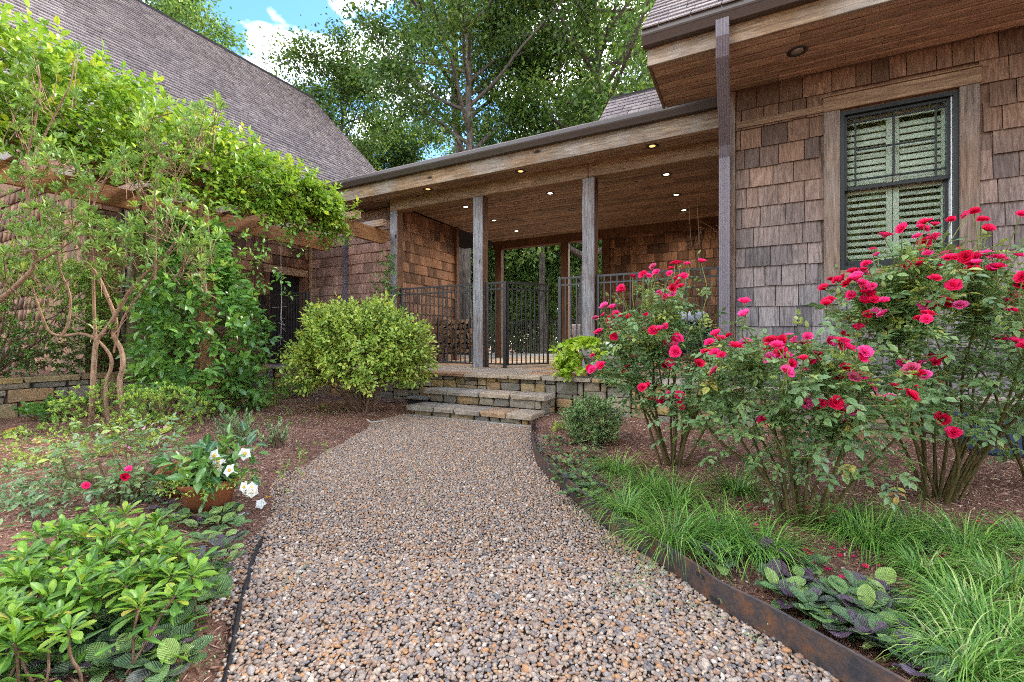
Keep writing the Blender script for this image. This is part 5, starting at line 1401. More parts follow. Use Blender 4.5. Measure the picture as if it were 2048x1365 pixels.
def rose_bush(label, base, ctr, rad, blossoms, dmid, seed, ncane=16, nfill=150, dvar=.2, sz=1.0):
    r_ = np.random.RandomState(seed); base = np.array(base, float); ctr = np.array(ctr, float); rad = np.array(rad, float)
    o = thing('rose_bush', tuple(base), label, 'rose bush', 'red rose bushes in the bed by the house'); st_ = Stem(); gs_ = Stem(); lv = Lv()
    def compound(S0, D, L):
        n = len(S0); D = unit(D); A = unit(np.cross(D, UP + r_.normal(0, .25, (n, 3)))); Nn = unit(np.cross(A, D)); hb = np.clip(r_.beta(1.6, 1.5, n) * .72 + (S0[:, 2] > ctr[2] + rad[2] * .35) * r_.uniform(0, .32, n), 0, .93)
        hb = np.where(r_.rand(n) < .012, .99, hb)
        for f, sd, l_ in ((.42, 1, .8), (.42, -1, .8), (.75, 1, .95), (.75, -1, .95), (1.0, 0, 1.1)):
            P = S0 + D * (L * f)[:, None]; dl = unit(D * (.45 if sd else 1) + A * sd * .9 - UP * .12 + r_.normal(0, .12, (n, 3))); ll = L * .50 * l_ * r_.uniform(.8, 1.15, n)
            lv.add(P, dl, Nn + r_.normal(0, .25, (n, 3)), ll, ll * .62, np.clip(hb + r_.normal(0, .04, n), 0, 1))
        gs_.seg(S0, S0 + D * L[:, None], .0012, .0009)
    bl = []
    for (u, v) in blossoms:
        p_ = at(u, v, d=dmid + r_.normal(0, dvar)); bl.append(p_)
        for _ in range(r_.choice([0, 1, 1, 2]) if len(blossoms) > 9 else 0): bl.append(p_ + np.array((r_.normal(0, .05), r_.normal(0, .05), r_.normal(-.012, .022))))
    bl = np.array(bl)
    nodes = []; nd = []
    # canes from the crown to points inside the bush
    hubs = []
    for k in range(ncane):
        a = 2 * math.pi * k / ncane + r_.uniform(-.3, .3); rr = r_.uniform(.3, .85)
        e = ctr + np.array((rad[0] * math.cos(a) * rr, rad[1] * math.sin(a) * rr, rad[2] * r_.uniform(-.2, .45))); b0 = base + np.array((math.cos(a) * .09 * r_.rand(), math.sin(a) * .09 * r_.rand(), -.02))
        p = bend(b0, e, r_, .06); st_.tube(p, np.linspace(r_.uniform(.007, .011), .005, len(p)), 5); hubs.append(e); 
        for q in (9, 13, 16):
            hubs.append(p[min(q, len(p) - 1)])
    hubs = np.array(hubs)
    for b in bl:
        dd = np.linalg.norm((hubs - b) * np.array((1, 1, .5)), axis=1) + np.where(hubs[:, 2] > b[2] - .12, 5, 0); h = hubs[np.argmin(dd)]
        p = bend(h, b, r_, .07); gs_.tube(p, np.linspace(.0042, .0022, len(p)), 4)
        k = max(3, int(np.linalg.norm(b - h) / .045)); fr = r_.uniform(.15, .86, k); pi = p[(fr * (len(p) - 1)).astype(int)]; nodes.append(pi); nd.append(rdir(r_, k, .1) * np.array((1, 1, .5)))
    D = rdir(r_, nfill, .1); q = ctr + D * rad * (.35 + .65 * r_.rand(nfill) ** .6)[:, None]
    for p in q[:: 2]:
        dd = np.linalg.norm(hubs - p, axis=1); h = hubs[np.argmin(dd)]; gs_.seg(h[None], p[None], .0035, .002)
    for rep in range(7): nodes.append(q + r_.normal(0, .055, q.shape)); nd.append(unit(D + r_.normal(0, .7, D.shape)) * np.array((1, 1, .45)))
    nodes = np.concatenate(nodes); nd = np.concatenate(nd); compound(nodes, nd, r_.uniform(.06, .098, len(nodes)))
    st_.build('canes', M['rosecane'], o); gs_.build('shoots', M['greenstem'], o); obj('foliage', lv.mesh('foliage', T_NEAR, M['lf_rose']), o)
    for i, b in enumerate(bl):
        out = unit(b - ctr); put('blossom', ROSES[r_.randint(4)], o, b, unit(out * np.array((.6, .6, .2)) + UP * .75 + r_.normal(0, .35, 3) + np.array((0, -.15, 0))), sz * r_.uniform(.72, 1.12), r_.rand() * 6)
    # buds on the tallest shoots
    bm = MB().lathe([(0, 0), (.006, .004), (.007, .012), (.004, .022), (0, .028)], (0, 0, 0), 6).mesh('bud', M['greenstem'], True)
    for i in r_.choice(len(bl), min(12, len(bl)), False):
        p = bl[i] + np.array((r_.normal(0, .05), r_.normal(0, .05), r_.uniform(.02, .08))); h = bl[i] - UP * .08; gs_ = Stem(); put('bud', bm, o, p, UP + r_.normal(0, .3, 3), r_.uniform(.9, 1.4))
        s_ = Stem(); s_.seg(h[None], p[None], .0018, .0014); s_.build('bud_stalk', M['greenstem'], o)
    return o
k8 = lambda L_: [(1100 + x * .463, 500 + y * .463) for x, y in L_]
BL = k8([(400, 110), (425, 115), (460, 100), (523, 85), (593, 65), (550, 128), (525, 170), (530, 195), (495, 215), (472, 188), (310, 172), (237, 247), (197, 298), (212, 360), (278, 300), (310, 290), (340, 298), (275, 318), (433, 305), (478, 348), (500, 332), (550, 380), (495, 405), (525, 420), (185, 460), (180, 522), (215, 500), (335, 508), (515, 488), (425, 592), (480, 650), (515, 628), (568, 667), (630, 475), (363, 400)])
BM = k8([(690, 405), (715, 455), (720, 372), (770, 378), (800, 425), (840, 232), (715, 530), (950, 470), (1000, 445), (1035, 380), (1005, 395), (1110, 400), (1095, 480), (1150, 480), (1200, 400), (1245, 400), (1270, 370), (1285, 430), (1355, 445), (1200, 540), (1240, 555), (1270, 515), (1225, 520), (1310, 555), (1255, 690), (1330, 690), (1290, 700), (1270, 757), (925, 740), (1170, 663), (1385, 598), (1490, 600), (1420, 645), (700, 440), (985, 465), (1060, 395)])
BR = k8([(1205, 228), (1270, 130), (1310, 100), (1345, 150), (1390, 160), (1300, 200), (1360, 230), (1355, 315), (1500, 305), (1410, 280), (1240, 135), (1290, 150), (1325, 120), (1630, 20), (1680, 45), (1590, 60), (1750, 10), (1800, 40), (1850, 30), (1900, 25), (1935, 40), (1640, 120), (1700, 80), (1630, 285), (1665, 245), (1720, 240), (1640, 455), (1690, 470), (1665, 490), (1620, 242), (1690, 735), (1370, 65), (1950, 390), (2010, 405), (1980, 195), (1960, 230), (1950, 270), (2000, 265), (2030, 155), (2040, 120), (1840, 65), (1565, 520)])
BR += [(1700 + x * .476, 400 + y * .476) for x, y in ((145, 160), (220, 125), (300, 128), (285, 158), (355, 160), (425, 90), (490, 65), (555, 90), (440, 218), (305, 230), (720, 65), (70, 272), (95, 212), (345, 255), (380, 245), (320, 320), (355, 335), (530, 245), (570, 235), (610, 245), (485, 245))]
pL = gpt(1345, 932); pM = gpt(1600, 1052); pR = gpt(1880, 1002)
rose_bush('red rose bush next to the evergreen mounds and the terrace', pL, pL + np.array((-.02, .05, .70)), (.50, .42, .38), BL, 2.95, 101, 15, 90, sz=.64)
rose_bush('red rose bush in the middle, low and in front of the others', pM, pM + np.array((-.02, .05, .56)), (.54, .42, .37), BM, 1.98, 102, 15, 90, .12, .60)
rose_bush('tallest red rose bush, under the window at the picture edge', pR, pR + np.array((.05, .05, .80)), (.62, .52, .44), BR, 2.2, 103, 17, 130, .16, .62)
pS = gpt(2075, 985)
rose_bush('red rose bush cut by the picture edge beyond the tallest one', pS, pS + np.array((.1, .1, .7)), (.45, .45, .55), [(2044, 560), (2030, 600), (2042, 575)], 2.75, 104, 10, 80)
# small ground rose in the left bed
pg_ = gpt(235, 1010)
o = rose_bush('sparse young rose with two red blooms in the bed beyond the rosette shrubs', pg_, pg_ + np.array((-.25, .1, .16)), (.55, .40, .17), [(172, 972), (248, 955), (258, 940)], 2.25, 105, 9, 26, .05, .5)
o['group'] = 'small plants of the front bed'

# ---------------------------------------------------------------- sedge clumps
def sedge(label, u, v, R0, L, n, seed, hue=(.1, .85)):
    r_ = np.random.RandomState(seed); b = gpt(u, v); o = thing('sedge_clump', tuple(b), label, 'grass', 'sedge clumps of the rose bed')
    a = r_.rand(n) * 6.283; r0 = R0 * .3 * np.sqrt(r_.rand(n)); el = r_.uniform(.5, 1.45, n); ln = L * r_.uniform(.55, 1.15, n); k = 7
    p = b + np.stack((np.cos(a) * r0, np.sin(a) * r0, np.zeros(n)), 1); aa = a + r_.normal(0, .45, n); hd = np.stack((np.cos(aa), np.sin(aa), np.zeros(n)), 1); sd_ = np.stack((-np.sin(aa), np.cos(aa), np.zeros(n)), 1)
    V = []; pos = p.copy(); e = el.copy(); w = .0021 * r_.uniform(.7, 1.3, n)
    for i in range(k):
        ww = w * (1 - (i / (k - 1)) ** 2 * .92); V.append(pos - sd_ * ww[:, None]); V.append(pos + sd_ * ww[:, None])
        pos = pos + (hd * np.cos(e)[:, None] + UP * np.sin(e)[:, None]) * (ln / (k - 1))[:, None]; e = e - r_.uniform(.22, .52, n); pos[:, 2] = np.maximum(pos[:, 2], b[2] + .008)
    V = np.stack(V, 1); F = np.array([(2 * i, 2 * i + 1, 2 * i + 3, 2 * i + 2) for i in range(k - 1)])
    F = (F[None] + (np.arange(n) * 2 * k)[:, None, None]).reshape(-1, 4); hu = np.repeat(np.clip(r_.uniform(*hue, n), 0, 1), 2 * k)
    obj('blades', np_mesh('blades', V.reshape(-1, 3), [F], M['lf_carex'], True, {'hue': hu}), o)['kind'] = 'stuff'
SG = [(1235, 948, .22, .30, 'farthest sedge clump, behind the bugle carpet'), (1300, 985, .22, .32, 'sedge clump at the foot of the rose bush by the terrace'), (1345, 1012, .24, .34, 'bright sedge clump below the first rose bush'), (1250, 1030, .20, .30, 'sedge clump close behind the middle of the rusty edging'), (1475, 985, .20, .28, 'sedge clump between the first two rose bushes'),
      (1345, 1090, .26, .36, 'sedge clump arching over the rusty edging'), (1440, 1085, .26, .36, 'thick sedge clump left of the middle rose canes'), (1520, 1110, .24, .33, 'sedge clump in front of the middle rose canes'), (1680, 1060, .20, .30, 'sedge clump between the middle and tallest rose bushes'), (1740, 1090, .24, .34, 'bright sedge clump right of the middle rose canes'), (1830, 1075, .22, .32, 'sedge clump under the tallest rose bush'),
      (1930, 1110, .24, .34, 'sedge clump in front of the tallest rose canes'), (1850, 1150, .20, .30, 'sedge clump above the purple bugle leaves'), (2010, 1180, .26, .36, 'sedge clump at the picture edge under the roses'), (1935, 1235, .24, .34, 'pale sedge clump nearest the bugle patch'), (1990, 1300, .28, .36, 'pale sedge clump at the lower picture corner'), (1930, 1345, .22, .32, 'lowest pale sedge clump by the edging end'), (2060, 1090, .24, .32, 'sedge clump cut by the picture edge below the roses')]
for i, (u, v, r0, L, lb) in enumerate(SG): sedge(lb, u, v, r0 * 1.15, L * (.95 if i < 12 else .66), 250 if i < 12 else 330, 300 + i, (.0, .92) if i < 11 else (.15, 1.02))

# ---------------------------------------------------------------- single-leaf plants near the viewer
def leaf_unit(name, mat, prof, nx=3, fold=.1, droop=.12, pucker=0.0, seed=0):
    """one leaf of unit length along +y, face up"""
    r2_ = np.random.RandomState(seed); V = []; md = []; ny = len(prof)
    for j, (t_, w) in enumerate(prof):
        for i in range(nx):
            s_ = -1 + 2 * i / (nx - 1); V.append((s_ * w, t_, fold * abs(s_) * w * 2 - droop * t_ * t_ + (pucker * (-1) ** (i + j) if 0 < i < nx - 1 else pucker * .8 * (-1) ** j))); md.append(abs(s_) * .5)
    F = [(j * nx + i, j * nx + i + 1, (j + 1) * nx + i + 1, (j + 1) * nx + i) for j in range(ny - 1) for i in range(nx - 1)]
    return np_mesh(name, V, [np.array(F)], M[mat], True, {'hue': np.full(len(V), .5), 'mid': md})
RL = [leaf_unit('rosette_leaf', 'lf_rosette1', [(0, .02), (.22, .065), (.45, .135), (.68, .185), (.86, .155), (.96, .07), (1, .01)], 3, .15, .22 + .1 * k) for k in range(2)]
AJ = [leaf_unit('bugle_leaf', 'lf_ajuga1', [(0, .05), (.12, .16), (.3, .30), (.52, .36), (.74, .31), (.9, .19), (1, .03)], 5, .10, .12 * k, .018, k) for k in range(3)]
AG = [leaf_unit('bugle_leaf', 'lf_ajuga2', [(0, .05), (.12, .16), (.3, .30), (.52, .36), (.74, .31), (.9, .19), (1, .03)], 5, .10, .12 * k, .016, k) for k in range(3)]
def one_leaf(parent, me, p, d, nrm, L, wk=1.0, name='leaf'):
    d = unit(d); nrm = np.asarray(nrm, float); nrm = unit(nrm - d * np.dot(nrm, d)); s_ = np.cross(d, nrm)
    piece(name, me, parent, frame(p, s_ * L * wk, d * L, nrm * L))
k7 = lambda x, y: (x * .2673, 1000 + y * .2673)
RC = [(570, 180), (740, 110), (930, 90), (1190, 130), (280, 250), (640, 260), (840, 250), (370, 400), (560, 430), (750, 400), (980, 340), (1180, 300), (1240, 420), (1400, 450), (720, 530), (960, 510), (1150, 560), (1280, 540), (1440, 540), (750, 690), (1310, 690), (1040, 770), (370, 740), (160, 780), (60, 660), (420, 890), (520, 950), (110, 1050), (900, 200), (450, 210), (1020, 200), (200, 400), (120, 560), (1330, 370), (30, 900), (440, 600), (600, 620), (-40, 780)]
_r6 = np.random.RandomState(6)
RC += [(int(_r6.uniform(60, 1420)), int(_r6.uniform(160, 620))) for _ in range(16)] + [(int(_r6.uniform(-30, 420)), int(_r6.uniform(620, 1000))) for _ in range(6)]
grp = {'rosette shrub with whorls of bright leaves at the lower picture corner': [], 'rosette shrub with bright leaf whorls in the middle of the corner planting': [], 'rosette shrub with bright leaf whorls next to the gravel path': []}
keys = list(grp)
for (x, y) in RC: grp[keys[0] if x < 480 and y > 350 else keys[2] if x > 900 else keys[1]].append((x, y))
r_ = np.random.RandomState(121)
for lb, L_ in grp.items():
    pts = [at(*k7(x, y + 25), z=.235 - .05 * (y / 1100) ** 2 + r_.normal(0, .015)) for x, y in L_]
    o = thing('rosette_shrub', (float(np.mean([p[0] for p in pts])), float(np.mean([p[1] for p in pts])), .04), lb, 'shrub', 'rosette shrubs of the front bed'); st_ = Stem()
    for p in pts:
        ax = unit(UP + r_.normal(0, .16, 3)); A = perp(ax[None], r_)[0]; B = np.cross(ax, A); k = 0; s_ = r_.uniform(.62, .98)
        foot = np.array((p[0] + r_.normal(0, .05), p[1] + r_.normal(0, .05), .04)); st_.tube(bend(foot, p, r_, .04, 3), .0035, 4)
        for (n, el, hh, L) in ((4, 1.2, .012, .046), (5, .75, .004, .068), (6, .35, -.008, .076), (5, -.02, -.022, .074)):
            for i in range(n):
                az = k * 2.4 + r_.uniform(-.25, .25); k += 1; e = el + r_.normal(0, .13); rd = A * math.cos(az) + B * math.sin(az)
                d = rd * math.cos(e) + ax * math.sin(e); one_leaf(o, RL[k % 2], p + ax * hh * s_ + rd * .004, d, ax * math.cos(e) - rd * math.sin(e), L * s_ * r_.uniform(.85, 1.15), r_.uniform(.9, 1.15))
    # older leaves lower on the stems, too hidden to pick apart
    lv = Lv(); q = np.array(pts); q = np.repeat(q, 12, 0) + r_.normal(0, .05, (len(q) * 12, 3)) - UP * r_.uniform(.04, .15, (len(q) * 12, 1)); q[:, 2] = np.maximum(q[:, 2], .07); n = len(q)
    lv.add(q, unit(r_.normal(0, 1, (n, 3)) * np.array((1, 1, .35))), UP + r_.normal(0, .3, (n, 3)), .062 * r_.uniform(.7, 1.1, n), .02, np.clip(r_.normal(.25, .25, n), 0, 1)); obj('lower_leaves', lv.mesh('lower_leaves', T_OBO, M['lf_rosette']), o)['kind'] = 'stuff'
    st_.build('stems', M['twig'], o)
def bugle(label, spots, seed, L=.055, n=(6, 9), green=.4, zb=.05):
    r_ = np.random.RandomState(seed); c = [gpt(u, v, zb) for u, v in spots]; o = thing('bugle_patch', tuple(np.mean(c, 0)), label, 'ground cover', 'bugle patches along the path')
    for p in c:
        k = r_.randint(*n); tilt0 = r_.rand() * 6.28; gsel = r_.rand() < green
        for i in range(k):
            az = tilt0 + i * 6.283 / k * 1.0 + r_.uniform(-.3, .3); e = r_.uniform(.05, .75); d = np.array((math.cos(az) * math.cos(e), math.sin(az) * math.cos(e), math.sin(e))); l_ = L * r_.uniform(.65, 1.25)
            one_leaf(o, (AG if gsel else AJ)[r_.randint(3)], p + d * .012 + UP * (.012 + .02 * r_.rand()), d, UP + np.array((-math.cos(az), -math.sin(az), 0)) * .3 + r_.normal(0, .15, 3), l_, r_.uniform(.85, 1.1))
    return o
r5 = np.random.RandomState(7)
jit = lambda L_, s_: [(u + r5.normal(0, s_), v + r5.normal(0, s_ * .7)) for u, v in L_]
bugle('dark purple bugle leaves along the lower picture edge', [(120, 1345), (160, 1310), (190, 1345), (230, 1330), (205, 1290), (260, 1290), (275, 1335), (310, 1350), (330, 1320), (110, 1300), (60, 1345), (165, 1270), (240, 1262), (290, 1262), (140, 1360), (370, 1340), (90, 1325), (215, 1360), (250, 1350), (180, 1325), (300, 1300), (345, 1285), (130, 1280), (30, 1362), (350, 1358), (320, 1275)], 131, .07, green=.45)
bugle('green bugle leaves at the gravel edge beside the black hose', [(360, 1250), (345, 1215), (400, 1225), (430, 1190), (440, 1160), (420, 1130), (450, 1110), (470, 1065), (440, 1060), (385, 1175), (455, 1140), (410, 1095), (435, 1210), (425, 1160), (462, 1090), (478, 1040), (460, 1035), (395, 1140)], 132, .055, green=.85)
bugle('mixed bugle leaves between the terracotta pot and the rosettes', [(345, 1035), (370, 1050), (390, 1035), (420, 1050), (355, 1060), (330, 1020), (400, 1065), (445, 1040), (310, 1045), (300, 1005)], 133, .06, green=.35)
bugle('purple bugle leaves drooping over the middle of the rusty edging', [(1415, 1120), (1440, 1138), (1455, 1128), (1560, 1118), (1580, 1140), (1610, 1150), (1540, 1125), (1630, 1145)], 134, .065, green=.3)
bugle('large mixed bugle leaves behind the near end of the rusty edging', [(1560, 1195), (1590, 1190), (1610, 1215), (1640, 1200), (1655, 1235), (1690, 1215), (1720, 1205), (1755, 1190), (1700, 1245), (1735, 1240), (1640, 1255), (1680, 1275), (1720, 1280), (1780, 1215), (1800, 1240), (1575, 1210), (1625, 1235), (1665, 1200), (1705, 1265), (1745, 1265), (1770, 1250), (1600, 1180), (1545, 1180)], 135, .068, green=.5)
bugle('purple bugle leaves at the nearest end of the edging', [(1770, 1310), (1820, 1335), (1850, 1345), (1740, 1300), (1790, 1290), (1840, 1365)], 136, .07, green=.15)
sp_ = [(u, v) for u in range(1085, 1215, 13) for v in range(885, 1010, 13) if (u - 1062) > (v - 880) * .62 - 4 and (u < 1212 or v > 930)]
bugle('carpet of small bugle leaves filling the curve of the edging near the steps', jit(sp_, 5), 137, .045, (4, 6), .55)
bugle('strip of light green bugle leaves hanging over the far edging', jit([(1125, 960), (1140, 975), (1155, 985), (1170, 1000), (1190, 1010), (1205, 1025), (1225, 1035), (1110, 945), (1150, 965), (1180, 990)], 3), 138, .05, green=.95)
# loose ground cover of the left bed
def cover(name, label, spots, n, L, Wd, mat, seed, sp=.14, h=.07, tmpl=T_NEAR, hue=(.1, .9)):
    r_ = np.random.RandomState(seed); lv = Lv(); P = np.array([gpt(u, v) for u, v in spots]); q = np.repeat(P, n, 0); m = len(q); q = q + np.column_stack((r_.normal(0, sp, m), r_.normal(0, sp, m), r_.rand(m) * h))
    d = rdir(r_, m, .25); twigs(r_, lv, q, d, .06, 5, L, Wd, 1.0, .15, hue); o = obj(name, lv.mesh(name, tmpl, M[mat])); return tag(o, label, 'ground cover', kind='stuff')
cover('ground_cover', 'loose low green ground cover in front of the retaining wall', [(20, 880), (60, 900), (110, 880), (150, 905), (30, 940), (90, 865), (200, 905), (60, 930)], 20, .04, .02, 'lf_small', 141)
cover('ground_cover', 'pale creeping leaves around the young rose in the left bed', [(40, 1010), (90, 1000), (150, 1020), (200, 1000), (270, 1000), (320, 985), (20, 1045), (110, 985), (230, 1025), (60, 975)], 16, .035, .022, 'lf_grey', 142, .13, .10)
cover('ground_cover', 'thin seedlings scattered on the mulch left of the lime bush', [(560, 815), (600, 830), (640, 815), (530, 840), (575, 850), (660, 830)], 9, .03, .014, 'lf_small', 143, .16, .03)
cover('weeds', 'tiny weeds sprouting in the gravel', [(1255, 1165), (1270, 1150), (1240, 1180), (1285, 1195), (1300, 1140), (850, 1005), (830, 935), (820, 960), (580, 1160), (1410, 1222), (1500, 1285), (420, 1330)], 9, .009, .005, 'lf_grey', 144, .03, .015)
cover('weeds', 'few seedlings along the mulch edge by the gravel', [(610, 905), (590, 930), (600, 912), (560, 970), (640, 900), (575, 945)], 3, .035, .013, 'lf_small', 145, .04, .03)
# ---------------------------------------------------------------- small things
# rusty edging
ed = thing('steel_edging', (-.7, 2.27, 0), 'rusty steel edging strip curving along the gravel below the roses', 'edging')
pth = REC[:-8]; nrm2 = np.gradient(pth, axis=0); nrm2 = np.stack((nrm2[:, 1], -nrm2[:, 0]), 1); nrm2 /= np.linalg.norm(nrm2, axis=1)[:, None]; nrm2 = -nrm2
V = []; F = []
for p, q in zip(pth, nrm2):
    for (o_, z_) in ((0, -.03), (.0, .104), (.005, .108), (.010, .104), (.010, -.03)): V.append((p[0] + q[0] * o_, p[1] + q[1] * o_, z_))
for i in range(len(pth) - 1):
    for j in range(4): F.append((i * 5 + j, i * 5 + j + 1, (i + 1) * 5 + j + 1, (i + 1) * 5 + j))
MB().add(V, F).build('strip', M['rust'], ed, False)
for (u, v) in ((1192, 1020), (1190, 1040), (1424, 1160), (1420, 1188)):
    p = at(u, v, z=.05); i = int(np.argmin(np.hypot(*(pth - p[:2]).T))); zz = .078 if v in (1020, 1160) else .032; q = pth[i] - nrm2[i] * .0015; tdir = unit(pth[i + 1] - pth[i - 1])
    bar('stake_slot', ed, (q[0] - tdir[0] * .02, q[1] - tdir[1] * .02, zz), (q[0] + tdir[0] * .02, q[1] + tdir[1] * .02, zz), .005, 'hose', .013)
hz_ = thing('drip_hose', (-1.6, 1.0, 0), 'black drip hose along the edge of gravel and mulch', 'hose')
hp = np.column_stack((LEC[34:66], np.full(32, .012))); hp[:, 2] += .006 * np.sin(np.arange(32) * .9); MB().tube(hp, .0085, 8).build('hose', M['hose'], hz_, True)
# hanging cord by the garage door
hc = thing('hanging_cord', (-7.0, 4.9, 2.7), 'thin pale cord with frayed knots hanging from the pergola', 'cord')
cp = at(562, 490, Y=4.55); m = MB(); m.tube([(cp[0], cp[1], 2.95), (cp[0], cp[1], 2.2), (cp[0] + .01, cp[1], 1.5), (cp[0], cp[1], .95)], .004, 5)
r_ = np.random.RandomState(9)
for k in range(7): z_ = .95 + .1 * k; m.tube([(cp[0], cp[1], z_), (cp[0] + r_.normal(0, .04), cp[1] + r_.normal(0, .04), z_ - .08), (cp[0] + r_.normal(0, .07), cp[1] + r_.normal(0, .05), z_ - .1 + r_.normal(0, .05))], .002, 4)
m.build('cord', M['rope'], hc)
# firewood
rk = thing('firewood_rack', (-5.5, 8.1, .49), 'low dark rack carrying the split firewood in the breezeway', 'rack')
for x in (-5.92, -5.08):
    for y_ in (7.95, 8.3): bar('upright', rk, (x, y_, .492), (x, y_, 1.42), .03, 'iron')
for y_ in (7.95, 8.3): bar('rail', rk, (-5.92, y_, .66), (-5.08, y_, .66), .03, 'iron')
r7 = random.Random(17)
def log_mesh(seed):
    q = random.Random(seed); kind = q.random(); n = 10; pts = []
    for i in range(n):
        a = 2 * math.pi * i / n
        if kind < .65 and a > math.pi * 1.2: rr = .25 if i == n - 1 else .45
        else: rr = 1
        pts.append((rr * math.cos(a) * q.uniform(.9, 1.05), rr * math.sin(a) * q.uniform(.9, 1.05)))
    m = MB(); V = [(x, 0, z) for x, z in pts] + [(x, 1, z) for x, z in pts]; m.add(V, [tuple(range(n)), tuple(range(n, 2 * n))[::-1]] + [((i + 1) % n, i, n + i, n + (i + 1) % n) for i in range(n)])
    me = m.mesh('log', M['log_end']); me.materials.append(M['log_bark'])
    for i, pl in enumerate(me.polygons): pl.material_index = 0 if i < 2 else (1 if i % 2 else 0)
    return me
LG = [log_mesh(k) for k in range(6)]
ORD = ['first', 'second', 'third', 'fourth', 'fifth', 'sixth', 'seventh', 'eighth', 'ninth', 'tenth', 'eleventh']
z_ = .74; row = 0
while z_ < 1.38:
    x_ = -5.86 + (row % 2) * .04; nlg = -1
    while x_ < -5.12:
        rr = r7.uniform(.045, .062); o = piece('log', LG[r7.randrange(6)], None, Matrix.Translation((x_ + rr, 7.90 + r7.uniform(-.03, .03), z_)) @ Matrix.Rotation(r7.uniform(0, 6.28), 4, 'Y') @ Matrix.Diagonal((rr, .42, rr, 1)))
        nlg += 1; tag(o, 'split firewood log, %s row up, %s from the wood store wall' % (ORD[row], ORD[nlg]), 'log', 'split logs of the firewood stack'); x_ += 2 * rr
    z_ += .098; row += 1
# planter with chartreuse trailing plant and white flowers
pl = thing('planter', (-1.62, 5.50, .49), 'stone planter with trailing chartreuse leaves and white flowers on the terrace edge', 'planter')
mp = MB(); mp.lathe([(0, 0), (.19, 0), (.235, .16), (.25, .22), (.262, .225), (.262, .255), (.235, .255), (.225, .22), (0, .21)], (-1.58, 5.50, .492), 24); mp.build('pot', M['concrete'], pl, True)
r_ = np.random.RandomState(23); lv = Lv(); n = 210
a = r_.normal(3.7, .8, n); rr = r_.uniform(.05, .42, n); zt = .92 - np.clip(rr - .2, 0, 1) * 1.6 * r_.rand(n) - .32 * (rr > .24) * r_.rand(n)
S0 = np.stack((-1.70 + rr * np.cos(a), 5.48 + rr * np.sin(a), np.maximum(zt, .50)), 1); twigs(r_, lv, S0, unit(np.stack((np.cos(a), np.sin(a), .2 - rr), 1)), .1, 6, .075, .055, 1.0, -.05, (.1, .9)); obj('trailing_leaves', lv.mesh('trailing_leaves', T_ROUND, M['lf_sweet']), pl)
lv = Lv(); n = 70; S0 = np.stack((-1.42 + r_.normal(0, .13, n), 5.48 + r_.normal(0, .1, n), .80 + r_.normal(0, .06, n)), 1); twigs(r_, lv, S0, rdir(r_, n, .4), .09, 6, .05, .028, 1.0, .1, (.1, .8)); obj('filler_leaves', lv.mesh('filler_leaves', T_NEAR, M['lf_gloss']), pl)
FW = flower_mesh('white_flower', 'petal_w', 5, .024, .022, 3, .15)
for p in ((-1.50, 5.36, .90), (-1.46, 5.37, .87), (-1.40, 5.35, .88), (-1.36, 5.37, .91), (-1.32, 5.38, .86), (-1.5, 5.38, .84)): put('flower', FW, pl, p, (r_.normal(0, .3), -.8, .5), r_.uniform(.9, 1.3), r_.rand() * 6)
# potted fern and dark pot plants behind the gate
def pot(name, label, x, y, z, r0, h, mat, cat='pot'):
    o = thing(name, (x, y, z), label, cat); MB().lathe([(0, 0), (r0 * .72, 0), (r0 * .95, h * .85), (r0 * 1.05, h * .86), (r0 * 1.06, h), (r0 * .93, h), (r0 * .9, h * .88), (0, h * .86)], (x, y, z), 28).build('pot_body', M[mat], o, True)
    MB().lathe([(0, 0), (r0 * .9, 0)], (x, y, z + h * .885), 20).build('soil', M['soil'], o); return o
o = pot('potted_fern', 'arching fern in a dark brown pot behind the gate opening', -3.55, 9.55, .492, .16, .24, 'log_bark', 'potted plant')
r_ = np.random.RandomState(31); lv = Lv()
for k in range(34):
    a = r_.rand() * 6.28; L = r_.uniform(.3, .55); e = r_.uniform(.5, 1.3); p = np.array((-3.55, 9.55, .72)); hd = np.array((math.cos(a), math.sin(a), 0)); q = []
    for i in range(10):
        p = p + (hd * math.cos(e) + UP * math.sin(e)) * L / 10; e -= .16; q.append(p.copy())
    q = np.array(q); s_ = np.cross(hd, UP)
    for sg in (-1, 1): lv.add(q, hd * .35 + s_ * sg + np.zeros((10, 3)), UP + np.zeros((10, 3)), np.linspace(.085, .03, 10), .02, r_.uniform(.2, .9))
obj('fronds', lv.mesh('fronds', T_FAR, M['lf_gloss']), o)
o = pot('potted_palm', 'tall dark leafy plant in a pot behind the short picket panel', -2.45, 8.1, .492, .17, .28, 'log_bark', 'potted plant')
n = 70; S0 = np.stack((-2.45 + r_.normal(0, .14, n), 8.1 + r_.normal(0, .14, n), .85 + r_.rand(n) * .75), 1); lv = Lv(); twigs(r_, lv, S0, rdir(r_, n, .3), .14, 6, .09, .04, 1.0, 0, (0, .5)); obj('foliage', lv.mesh('foliage', T_NEAR, M['lf_dark']), o)
st_ = Stem()
for k in range(5): st_.tube(bend((-2.45, 8.1, .72), (-2.45 + r_.normal(0, .12), 8.1 + r_.normal(0, .12), 1.5), r_, .05), .006, 4)
st_.build('stems', M['twig'], o)
